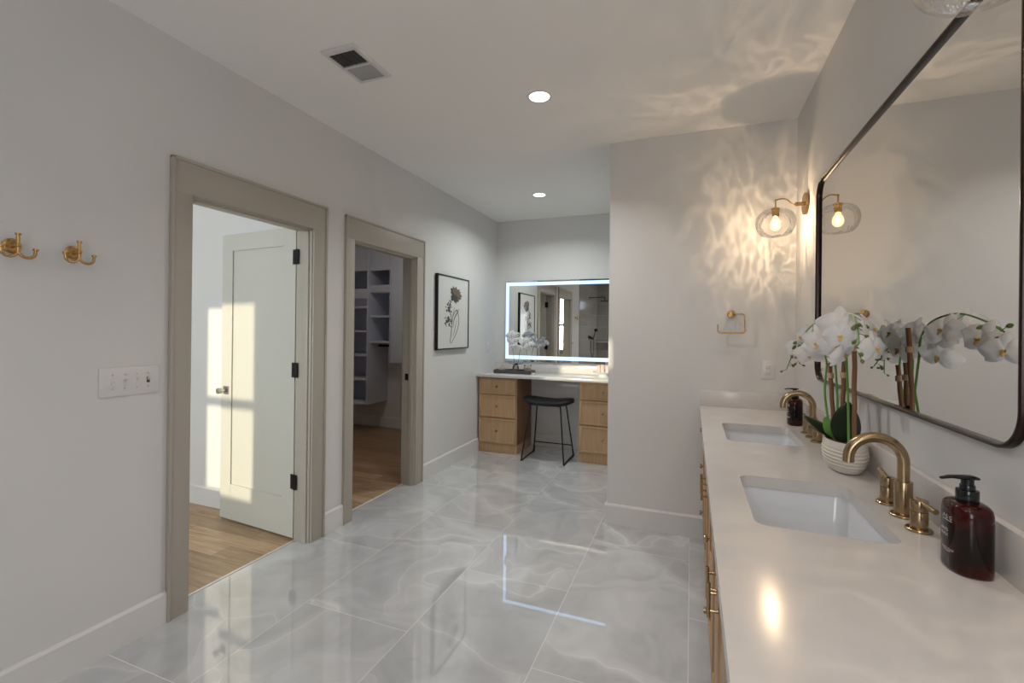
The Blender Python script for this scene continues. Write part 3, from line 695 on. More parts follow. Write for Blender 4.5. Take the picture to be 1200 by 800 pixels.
def sconce(label, y):
    t = thing('wall_sconce', label, 'wall lamp', (XR, y, 2.13), 'brass wall sconces with clear globes')
    b = B(); b.cyl((XR - 0.0005, y, 2.132), (XR - 0.016, y, 2.132), 0.062, seg=48, bev=0.002); b.cyl((XR - 0.015, y, 2.132), (XR - 0.05, y, 2.132), 0.011, seg=20)
    b.cyl((XR - 0.05, y, 2.132), (XR - 0.06, y, 2.132), 0.013, seg=20, bev=0.002)
    b.build('wall_plate', 'brass', t)
    xl = 0.452
    arm = bez([(XR - 0.05, y, 2.130), (XR - 0.072, y, 2.133), (XR - 0.10, y, 2.160), (XR - 0.125, y, 2.170), (xl + 0.01, y, 2.167), (xl, y, 2.164)], 8)
    b = B().tube(arm, 0.0042, 12); b.ball((xl, y, 2.165), 0.0065); b.tube([(xl, y, 2.165), (xl, y, 2.115)], 0.0045, 12); b.build('arm', 'brass', t)
    B().lathe([(0.022, 2.118), (0.024, 2.116), (0.024, 2.110), (0.019, 2.108), (0.019, 2.068), (0.016, 2.066)], (xl, y, 0), 28).build('lamp_holder', 'brass', t)
    prof = [(0.026, 2.112), (0.052, 2.108), (0.080, 2.094), (0.099, 2.068), (0.105, 2.036), (0.101, 2.005), (0.088, 1.976), (0.068, 1.957)]
    pp = bez([(r, 0, z) for r, z in prof], 3)
    B().lathe([(p.x, p.z) for p in pp], (xl, y, 0), 48, cap0=False, cap1=False).build('glass_globe', 'globe', t, ang=80)
    B().lathe([(0.012, 2.068), (0.014, 2.058), (0.024, 2.042), (0.029, 2.022), (0.027, 2.004), (0.016, 1.990), (0.003, 1.986)], (xl, y, 0), 24).build('bulb', 'bulb', t, ang=80)
    fil = B()
    for k in range(5): fil.tube([(xl + 0.011 * math.cos(k * 1.257), y + 0.011 * math.sin(k * 1.257), 2.008), (xl + 0.006 * math.cos(k * 1.257 + .6), y + 0.006 * math.sin(k * 1.257 + .6), 2.046)], 0.0006, 6)
    fil.tube([(xl + 0.011 * math.cos(k * 1.257), y + 0.011 * math.sin(k * 1.257), 2.008) for k in range(6)], 0.0006, 6)
    fil.build('filament', 'filament', t)
    l = light('bulb_light', 'POINT', (xl, y, 2.024), SCONCE_W, SCONCE_COL, t, (XR, y, 2.13), shadow_soft_size=0.002)
    lamp_pattern(l); return t
sconce('brass wall sconce with clear glass globe, left of the mirror by the corner', 3.08)
sconce('brass wall sconce whose clear glass globe shows only its rim at the photo\'s top edge', 1.0)

# ------------------------------------------------------------------ towel holder, outlets, switches
def towel_ring():
    t = thing('towel_ring', 'brass open squared towel ring on the wall above the counter end', 'towel ring', (0.243, YR, 1.507))
    B().cyl((0.243, YR - 0.0005, 1.507), (0.243, YR - 0.009, 1.507), 0.025, seg=36, bev=0.002).cyl((0.243, YR - 0.008, 1.507), (0.243, YR - 0.05, 1.507), 0.010, seg=20, bev=0.001).build('wall_plate', 'brass', t)
    y = YR - 0.048; pts = [(0.243, y, 1.507), (0.295, y, 1.507)]
    def arc(cx, cz, r, a0, a1): return [(cx + r * math.cos(a0 + (a1 - a0) * k / 8), y, cz + r * math.sin(a0 + (a1 - a0) * k / 8)) for k in range(9)]
    pts += arc(0.300, 1.487, 0.020, PI / 2, 0) + arc(0.300, 1.402, 0.020, 0, -PI / 2) + arc(0.180, 1.402, 0.020, -PI / 2, -PI) + [(0.160, y, 1.432)]
    B().tube(pts, 0.0042, 12).ball((0.160, y, 1.433), 0.0055).build('ring', 'brass', t)
towel_ring()
def plate(name, label, cat, c, w, h, axis, gangs, kind):
    """axis: 'y-' plate facing -y, 'x+' plate facing +x"""
    t = thing(name, label, cat, c)
    c = Vector(c)
    if axis == 'y-': ux, nn = Vector((1, 0, 0)), Vector((0, -1, 0))
    else: ux, nn = Vector((0, 1, 0)), Vector((1, 0, 0))
    mt = Matrix(((ux.x, 0, nn.x, c.x), (ux.y, 0, nn.y, c.y), (0, 1, 0, c.z), (0, 0, 0, 1)))
    B().box((-w / 2, -h / 2, 0.0005), (w / 2, h / 2, 0.006), 0.002, m=mt).build('cover_plate', 'plastic', t)
    for g in range(gangs):
        u0 = (g - (gangs - 1) / 2) * 0.046
        if kind == 'toggle':
            B().box((u0 - 0.006, -0.013, 0.005), (u0 + 0.006, 0.013, 0.0075), 0.0005, m=mt).build('switch_slot', 'slot' if g == 3 else 'plastic', t)
            up_ = -1 if g == 0 else 1
            B().loft([[mt @ Vector((u0 + a * 0.004, up_ * 0.002 + c_ * 0.006, 0.006)) for a, c_ in ((-1, -1), (1, -1), (1, 1), (-1, 1))], [mt @ Vector((u0 + a * 0.0035, up_ * 0.012 + c_ * 0.0035, 0.019)) for a, c_ in ((-1, -1), (1, -1), (1, 1), (-1, 1))]]).build('toggle', 'plastic', t, smooth=False)
            for s_ in (-1, 1): B().cyl(mt @ Vector((u0, s_ * 0.030, 0.005)), mt @ Vector((u0, s_ * 0.030, 0.0072)), 0.003, seg=10).build('screw', 'nickel', t)
        else:
            for s_ in (-1, 1):
                f = B().box((u0 - 0.0165, s_ * 0.0195 - 0.0145, 0.005), (u0 + 0.0165, s_ * 0.0195 + 0.0145, 0.0085), 0.002, m=mt).build('receptacle', 'plastic', t)
                q = B(); q.box((u0 - 0.0075, s_ * 0.0195 - 0.002, 0.0084), (u0 - 0.0055, s_ * 0.0195 + 0.007, 0.0089), m=mt).box((u0 + 0.0055, s_ * 0.0195 - 0.002, 0.0084), (u0 + 0.0075, s_ * 0.0195 + 0.007, 0.0089), m=mt)
                q.cyl(mt @ Vector((u0, s_ * 0.0195 - 0.0085, 0.0084)), mt @ Vector((u0, s_ * 0.0195 - 0.0085, 0.0089)), 0.0026, seg=10)
                sub(f, 'socket_slots', q, 'slot', smooth=False)
plate('wall_outlet', 'white electrical outlet on the wall above the counter, below the towel ring', 'outlet', (0.461, YR, 1.148), 0.075, 0.118, 'y-', 1, 'outlet')
plate('wall_outlet', 'white electrical outlet on the left wall between the framed print and the makeup desk', 'outlet', (XL, 5.06, 1.18), 0.075, 0.118, 'x+', 1, 'outlet')
plate('light_switch', 'white four-gang light switch plate left of the first doorway', 'light switch', (XL, 1.276, 1.145), 0.232, 0.124, 'x+', 4, 'toggle')

# ------------------------------------------------------------------ robe hooks
def hook():
    t = thing('robe_hook', 'brass double robe hook on the left wall, nearer the doorway', 'hook', (XL, 1.07, 1.672), 'brass robe hooks')
    y, z = 1.07, 1.672
    B().cyl((XL + 0.0005, y, z), (XL + 0.006, y, z), 0.027, seg=36, bev=0.0015).cyl((XL + 0.006, y, z), (XL + 0.014, y, z), 0.019, 0.012, seg=30).build('wall_plate', 'brass', t)
    b = B().tube([(XL + 0.01, y, z), (XL + 0.045, y, z)], 0.0075, 16); b.ball((XL + 0.045, y, z), 0.009)
    b.tube([(XL + 0.045, y, z - 0.030), (XL + 0.045, y, z + 0.036)], 0.0055, 14); b.cyl((XL + 0.045, y, z + 0.036), (XL + 0.045, y, z + 0.044), 0.0085, seg=18, bev=0.0015)
    b.build('post', 'brass', t)
    for s_ in (-1, 1):
        p = bez([(XL + 0.045, y, z - 0.026), (XL + 0.047, y + s_ * 0.014, z - 0.040), (XL + 0.049, y + s_ * 0.030, z - 0.042), (XL + 0.050, y + s_ * 0.043, z - 0.032), (XL + 0.050, y + s_ * 0.046, z - 0.014)], 6)
        a = B().tube(p, 0.0052, 12); a.cyl((XL + 0.050, y + s_ * 0.046, z - 0.014), (XL + 0.050, y + s_ * 0.046, z - 0.006), 0.0085, seg=18, bev=0.0015)
        a.build('hook_arm', 'brass', t)
    return t
h1 = hook()
h2 = copy_tree(h1); h2.location.y = 0.893; h2.location.z = 1.668; h2['label'] = 'brass double robe hook on the left wall, at the left edge of the photo'

# ------------------------------------------------------------------ ceiling things
def can(label, x, y, power=CAN_W, col=CAN_COL, beam=132):
    t = thing('recessed_light', label, 'ceiling light', (x, y, H), 'recessed ceiling lights')
    B().lathe([(0.074, H - 0.0005), (0.073, H - 0.004), (0.062, H - 0.005), (0.058, H - 0.002)], (x, y, 0), 48, cap0=False, cap1=False).build('trim_ring', 'plastic', t)
    B().lathe([(0.059, H - 0.0005), (0.058, H - 0.003)], (x, y, 0), 48).build('diffuser', 'can_glow', t)
    light('downlight', 'AREA', (x, y, H - 0.008), power, col, t, (x, y, H), shape='DISK', size=0.11, spread=math.radians(beam))
can('round recessed ceiling light nearer the camera, above the open floor', -0.838, 2.55)
can('round recessed ceiling light farther away, above the makeup desk', -1.432, 4.39, CAN_W * 1.4, (0.93, 1.0, 0.985), 150)
# unseen downlights added behind the camera for general fill
can('added unseen round recessed fill light behind the camera by the left wall', -1.2, -0.3, CAN_W * 0.55)
can('added unseen round recessed fill light behind the camera by the vanity wall', -0.1, -0.5)
def vent():
    x0, x1, y0, y1 = -1.715, -1.512, 1.765, 2.062
    t = thing('ceiling_vent', 'white rectangular bathroom exhaust fan cover with dark grille and grey light lens', 'vent', (-1.613, 1.914, H))
    b = B()
    def rr(a, c, d, e, z): return [Vector(p) for p in ((a, d, z), (c, d, z), (c, e, z), (a, e, z))]
    b.loft([rr(x0, x1, y0, y1, H - 0.0005), rr(x0, x1, y0, y1, H - 0.006), rr(x0 + .006, x1 - .006, y0 + .006, y1 - .006, H - 0.014), rr(x0 + .024, x1 - .024, y0 + .03, y1 - .022, H - 0.014), rr(x0 + .024, x1 - .024, y0 + .03, y1 - .022, H - 0.002)], False, False)
    b.box((x0 + 0.0245, 1.9065, H - 0.0138), (x1 - 0.0245, 1.921, H - 0.0025))
    b.build('frame', 'plastic', t, smooth=False)
    B().box((x0 + 0.02, y0 + 0.02, H - 0.003), (x1 - 0.02, 1.91, H - 0.0005)).build('grille_cavity', 'grille_dark', t, smooth=False)
    b = B()
    for k in range(8): yy = y0 + 0.044 + k * 0.0145; b.box((x0 + 0.024, yy, H - 0.012), (x1 - 0.024, yy + 0.003, H - 0.004))
    for k in range(5): xx = x0 + 0.05 + k * 0.026; b.box((xx, y0 + 0.028, H - 0.011), (xx + 0.002, 1.906, H - 0.004))
    b.build('grille', 'slat', t, smooth=False)
    B().box((x0 + 0.024, 1.920, H - 0.011), (x1 - 0.024, y1 - 0.02, H - 0.002), 0.002).build('lens', 'vent_lens', t)
vent()

# ------------------------------------------------------------------ framed print
def art():
    t = thing('framed_print', 'black-framed botanical flower print on the left wall beyond the doorways', 'picture', (XL, 4.165, 1.555))
    y0, y1, z0, z1 = 3.836, 4.497, 1.190, 1.925; d = 0.034; w = 0.012
    b = B(); b.box((XL + 0.001, y0, z0), (XL + d, y0 + w, z1), 0.001).box((XL + 0.001, y1 - w, z0), (XL + d, y1, z1), 0.001)
    b.box((XL + 0.001, y0, z0), (XL + d, y1, z0 + w), 0.001).box((XL + 0.001, y0, z1 - w), (XL + d, y1, z1), 0.001); b.build('frame', 'black', t)
    xs = XL + 0.026
    p = B().box((XL + 0.004, y0 + w - 0.002, z0 + w - 0.002), (xs, y1 - w + 0.002, z1 - w + 0.002)).build('paper', 'paper', t, smooth=False)
    yc, W_, H_ = (y0 + y1) / 2, y1 - y0, z1 - z0
    def Q(u, v, e=0.0006): return Vector((xs + e, y0 + u * W_, z1 - v * H_))
    rnd = random.Random(5)
    # blossom: ragged overlapping petals
    b = B(); bk = B()
    for k in range(13):
        a = 2 * PI * k / 13 + rnd.uniform(-.12, .12); cu, cv = 0.56, 0.25; ln = rnd.uniform(0.17, 0.22)
        pts = []
        for s_ in range(9):
            f = s_ / 8; wd = 0.055 * math.sin(PI * min(1, f * 0.85 + 0.12)) * (1 + 0.25 * rnd.uniform(-1, 1)); pts.append((f, wd))
        poly = [(f, wd) for f, wd in pts] + [(f, -wd) for f, wd in reversed(pts)]
        tgt = b if -2.1 < math.atan2(math.sin(a), math.cos(a)) < 1.2 else bk
        tgt.bm.faces.new([tgt.bm.verts.new(Q(cu + (f * ln) * math.cos(a) - wd * math.sin(a), cv + ((f * ln) * math.sin(a) + wd * math.cos(a)) * 0.62, 0.0006 + 0.00012 * k)) for f, wd in poly])
    bo = b.build('blossom', 'ink_brown', t, smooth=False); bk.build('petals', 'ink', t, smooth=False)
    def stroke(bb, pts, w0, e=0.0008):
        P = bez([(u, v, 0) for u, v in pts], 6); n = len(P)
        for i in range(n - 1):
            a, c = P[i], P[i + 1]; dd = (c - a); dd.normalize(); nn = Vector((-dd.y, dd.x, 0))
            wa = w0 * (0.4 + 0.6 * math.sin(PI * i / (n - 1))); wb = w0 * (0.4 + 0.6 * math.sin(PI * (i + 1) / (n - 1)))
            bb.bm.faces.new([bb.bm.verts.new(Q(q.x, q.y, e)) for q in (a + nn * wa, c + nn * wb, c - nn * wb, a - nn * wa)])
    b = B()
    stroke(b, [(0.52, 0.42), (0.47, 0.55), (0.44, 0.70), (0.40, 0.88), (0.42, 0.92)], 0.010)
    stroke(b, [(0.42, 0.92), (0.55, 0.82), (0.64, 0.70), (0.67, 0.58), (0.60, 0.46), (0.50, 0.52), (0.44, 0.62)], 0.009)
    stroke(b, [(0.66, 0.44), (0.60, 0.50), (0.52, 0.58), (0.48, 0.70)], 0.011)
    stroke(b, [(0.60, 0.60), (0.54, 0.72), (0.48, 0.84)], 0.007)
    stroke(b, [(0.36, 0.42), (0.40, 0.52), (0.44, 0.60)], 0.010)
    stroke(b, [(0.33, 0.66), (0.38, 0.68), (0.43, 0.70)], 0.008)
    b.build('stem_drawing', 'ink', t, smooth=False)
    for cu, cv, n in ((0.36, 0.42, 26), (0.32, 0.62, 30)):
        b = B()
        for k in range(n):
            a, r = rnd.uniform(0, 2 * PI), rnd.uniform(0.01, 0.11); u, v = cu + r * math.cos(a), cv + r * 0.75 * math.sin(a); s_ = rnd.uniform(0.010, 0.028)
            b.bm.faces.new([b.bm.verts.new(Q(u + s_ * math.cos(q) * rnd.uniform(.6, 1.2), v + s_ * 0.8 * math.sin(q) * rnd.uniform(.6, 1.2), 0.0006 + k * 0.00002)) for q in [2 * PI * i / 8 for i in range(8)]])
        b.build('leaf_spots', 'ink', t, smooth=False)
art()

# ------------------------------------------------------------------ makeup desk in the far alcove
DZ = 0.888; DF = 4.752
def shaker_y(b, y, x0, x1, z0, z1, th=0.019, rail=0.022):
    b.box((x0, y, z0), (x0 + rail, y + th, z1), 0.0012).box((x1 - rail, y, z0), (x1, y + th, z1), 0.0012)
    b.box((x0 + rail - .001, y, z0), (x1 - rail + .001, y + th, z0 + rail), 0.0012).box((x0 + rail - .001, y, z1 - rail), (x1 - rail + .001, y + th, z1), 0.0012)
    b.box((x0 + rail - .002, y + 0.006, z0 + rail - .002), (x1 - rail + .002, y + th - .002, z1 - rail + .002)); return b
def pedestal(label, x0, x1):
    t = thing('desk_cabinet', label, 'cabinet', ((x0 + x1) / 2, 5.07, 0), 'oak drawer pedestals of the makeup desk')
    yf = 4.800
    B().box((x0, yf + 0.02, 0.10), (x1, YF - 0.018, DZ - 0.032), 0.001).build('cabinet_body', 'oak_shaded', t)
    B().box((x0, yf + 0.018, 0.0), (x1, YF - 0.018, 0.10), 0.001).build('toe_kick', 'oak', t)
    B().box((x0, yf + 0.012, 0.10), (x1, yf + 0.021, DZ - 0.032)).build('face_frame', 'oak', t, smooth=False)
    for z0, z1 in ((0.665, 0.838), (0.405, 0.655), (0.115, 0.392)):
        d = shaker_y(B(), yf - 0.007, x0 + 0.012, x1 - 0.010, z0, z1).build('drawer_front', 'oak', t)
        xm, zm = (x0 + x1) / 2, (z0 + z1) / 2
        sub(d, 'drawer_knob', B().cyl((xm, yf - 0.007, zm), (xm, yf - 0.02, zm), 0.005, seg=12).cyl((xm, yf - 0.019, zm), (xm, yf - 0.032, zm), 0.0145, seg=20, bev=0.002), 'champagne')
pedestal('oak three-drawer desk cabinet at the left wall, left of the black stool', -2.272, -1.805)
pedestal('oak three-drawer desk cabinet right of the black stool, partly hidden by the wall', -1.105, -0.576)
t = thing('desk_countertop', 'white quartz makeup desk top with low backsplash below the lit mirror', 'countertop', (-1.42, 5.04, DZ - 0.032))
B().box((XL + 0.001, DF, DZ - 0.032), (XE - 0.001, YF - 0.001, DZ), 0.0015).build('desk_slab', 'quartz', t)
B().box((XL + 0.001, YF - 0.019, DZ), (XE - 0.001, YF - 0.001, DZ + 0.10), 0.0015).build('backsplash', 'quartz', t)

def led_mirror():
    x0, x1, z0, z1 = -2.150, -0.690, 1.008, 1.992; yf = YF - 0.034
    t = thing('lighted_mirror', 'rectangular backlit mirror with a frosted white light band above the makeup desk', 'mirror', (-1.42, YF, 1.5))
    B().box((x0, yf + 0.002, z0), (x1, yf + 0.010, z1), 0.001).build('mirror_edge', 'nickel', t)
    B().box((x0 + 0.06, yf + 0.010, z0 + 0.06), (x1 - 0.06, YF - 0.001, z1 - 0.06)).build('housing', 'plastic', t, smooth=False)
    def quad(name, m, rects, y):
        b = B()
        for a, c, d, e in rects: b.bm.faces.new([b.bm.verts.new(p) for p in ((a, y, d), (c, y, d), (c, y, e), (a, y, e))])
        return b.build(name, m, t, smooth=False)
    g, w = 0.004, 0.040
    quad('mirror_glass', 'mirror', [(x0 + 0.001, x1 - 0.001, z0 + 0.001, z1 - 0.001)], yf + 0.0015)
    zb = z0 + 0.030; zt = z1 - 0.018
    quad('light_band', 'led', [(x0 + g, x0 + g + w, zb, zt), (x1 - g - w, x1 - g, zb, zt), (x0 + g + w, x1 - g - w, zb, zb + w + 0.004), (x0 + g + w, x1 - g - w, zt - w, zt)], yf + 0.0008)
    b = B()
    for a, c, d, e in ((x0 + 0.04, x1 - 0.04, z0 + 0.04, z0 + 0.058), (x0 + 0.04, x1 - 0.04, z1 - 0.058, z1 - 0.04), (x0 + 0.04, x0 + 0.058, z0 + 0.058, z1 - 0.058), (x1 - 0.058, x1 - 0.04, z0 + 0.058, z1 - 0.058)):
        b.box((a, yf + 0.012, d), (c, yf + 0.018, e))
    b.build('backlight_strip', 'led_back', t, smooth=False)
led_mirror()

# ------------------------------------------------------------------ stool
def stool():
    t = thing('stool', 'black saddle-seat stool with thin black metal legs at the makeup desk', 'stool', (-1.445, 4.83, 0))
    cx, cy, zs = -1.445, 4.83, 0.612
    nx = 28; rings = []
    for i in range(nx + 1):
        f = -1 + 2 * i / nx; hw = 0.285
        x = cx + hw * f; zc_ = zs + 0.030 * (abs(f) ** 2.2) - (0.012 if abs(f) > 0.97 else 0)
        dep = 0.165 * (max(0.0, 1 - abs(f) ** 5)) ** 0.5 + 0.004; th = 0.033 * (max(0.0, 1 - abs(f) ** 6)) ** 0.5 + 0.004
        pinch = 1 - 0.05 * math.exp(-((f * 9) % 3 - 1.5) ** 2 * 6)
        ring_ = []
        for k in range(28):
            a = 2 * PI * k / 28; c, s_ = math.cos(a), math.sin(a)
            ring_.append(Vector((x, cy + dep * math.copysign(abs(c) ** 0.7, c), zc_ + th * pinch * math.copysign(abs(s_) ** 0.85, s_))))
        rings.append(ring_)
    B().loft(rings).build('seat', 'leather', t, ang=70)
    # stitched channels across the seat
    b = B()
    for f in (-0.5, -0.17, 0.17, 0.5):
        x = cx + 0.265 * f; zt = zs + 0.030 * abs(f) ** 2.2 + 0.031
        b.tube([(x, cy + 0.14 * q, zt - 0.004 * abs(q) ** 3) for q in (-1, -.6, -.2, .2, .6, 1)], 0.0025, 6)
    b.build('seat_seam', 'black', t)
    for s_ in (-1, 1):
        xt, xb = cx + s_ * 0.165, cx + s_ * 0.232
        p = [(xt, cy - 0.115, zs - 0.02), (xb - s_ * 0.004, cy - 0.205, 0.05), (xb, cy - 0.205, 0.022), (xb, cy - 0.185, 0.010), (xb, cy + 0.185, 0.010), (xb, cy + 0.205, 0.022), (xb - s_ * 0.004, cy + 0.205, 0.05), (xt, cy + 0.115, zs - 0.02)]
        B().tube(bez(p[:4], 6) + bez(p[4:], 6), 0.0075, 12).build('leg', 'black', t)
    B().tube([(cx - 0.225, cy + 0.195, 0.12), (cx + 0.225, cy + 0.195, 0.12)], 0.0065, 10).build('footrest', 'black', t)
    B().tube([(cx - 0.165, cy - 0.11, zs - 0.024), (cx + 0.165, cy - 0.11, zs - 0.024)], 0.006, 8).tube([(cx - 0.165, cy + 0.11, zs - 0.024), (cx + 0.165, cy + 0.11, zs - 0.024)], 0.006, 8).build('seat_rail', 'black', t)
    for s_ in (-1, 1):
        for q in (-0.175, 0.175): B().cyl((cx + s_ * 0.232, cy + q, 0), (cx + s_ * 0.232, cy + q, 0.012), 0.010, seg=14).build('foot_pad', 'black', t)
stool()

# ------------------------------------------------------------------ orchids
def petal(b, c, d, n_, L_, W_, cup=0.25, blunt=0.6, nu=6, nv=7, wav=0.0, ph=0.0):
    """petal from c along d, face normal n_"""
    d = d.normalized(); n_ = (n_ - d * n_.dot(d)).normalized(); s_ = d.cross(n_)
    def f(i, j):
        u, v = i * 2 - 1, j; w = W_ * 0.5 * (math.sin(PI * (0.04 + 0.94 * v) ** blunt)) ** 0.75 + 0.0008
        z = cup * L_ * (v - 0.35) * v * -0.9 - 0.12 * W_ * u * u + wav * math.sin(5 * u + 7 * v + ph)
        return c + d * (L_ * v) + s_ * (w * u) + n_ * z
    b.grid(f, nu, nv)
def flower_mesh(sz=1.0, seed=0):
    rnd = random.Random(seed); b = B(); n_ = Vector((0, 0, 1)); o = Vector((0, 0, 0))
    def D(a): return Vector((math.cos(math.radians(a)), math.sin(math.radians(a)), 0))
    for a, l, w, z in ((90, .052, .036, -.003), (218, .050, .034, -.003), (322, .050, .034, -.003)):
        petal(b, o + n_ * z * sz, D(a + rnd.uniform(-4, 4)) + n_ * rnd.uniform(-.1, .1), n_, l * sz, w * sz, 0.3, 0.75, wav=0.0012, ph=rnd.random() * 6)
    for a in (8, 172):
        petal(b, o, D(a + rnd.uniform(-5, 5)) + n_ * rnd.uniform(0, .18), n_, .056 * sz, .064 * sz, 0.35, 0.62, nu=8, nv=8, wav=0.0018, ph=rnd.random() * 6)
    return b
def lip_mesh(sz=1.0):
    b = B(); n_ = Vector((0, 0, 1))
    petal(b, Vector((0, 0, .003)) * sz, Vector((0, -1, .9)), Vector((0, .9, 1)), .022 * sz, .014 * sz, 0.5, 0.7)
    for s_ in (-1, 1): petal(b, Vector((0, 0, .003)) * sz, Vector((s_ * .8, .2, 1)), Vector((-s_, 0, .6)), .013 * sz, .011 * sz, 0.3)
    b.ball(Vector((0, .003, .010)) * sz, .0038 * sz, (1, 1, 1.7), 10)
    return b
FL = []
for k in range(4):
    f = flower_mesh(1, k); me = bpy.data.meshes.new('flower'); bmesh.ops.recalc_face_normals(f.bm, faces=f.bm.faces); f.bm.to_mesh(me); f.bm.free(); me.materials.append(M['petal'])
    me.polygons.foreach_set('use_smooth', [True] * len(me.polygons)); FL.append(me)
f = lip_mesh(0.72); LIP = bpy.data.meshes.new('lip'); f.bm.to_mesh(LIP); f.bm.free(); LIP.materials.append(M['lip']); LIP.polygons.foreach_set('use_smooth', [True] * len(LIP.polygons))
def place_flower(t, p, nrm, roll, sz, k):
    nrm = Vector(nrm).normalized(); upv = Vector((0, 0, 1)); x = upv.cross(nrm)
    if x.length < 0.05: x = Vector((1, 0, 0))
    x.normalize(); y = nrm.cross(x); R_ = Matrix((x, y, nrm)).transposed().to_4x4() @ Matrix.Rotation(roll, 4, 'Z')
    o = bpy.data.objects.new('flower', FL[k % 4]); C.objects.link(o); o.parent = t
    o.matrix_local = Matrix.Translation(Vector(p) - t.location) @ R_ @ Matrix.Diagonal((sz, sz, sz, 1))
    l = bpy.data.objects.new('flower_lip', LIP); C.objects.link(l); l.parent = o; l['label'] = 'orange and yellow flower centre'
def bud(b, p, d, s_=1.0):
    p, d = Vector(p), Vector(d).normalized()
    b.tube([p, p + d * .004 * s_, p + d * .010 * s_, p + d * .016 * s_, p + d * .019 * s_], [.0015 * s_, .0045 * s_, .0062 * s_, .004 * s_, .0008 * s_], 10)

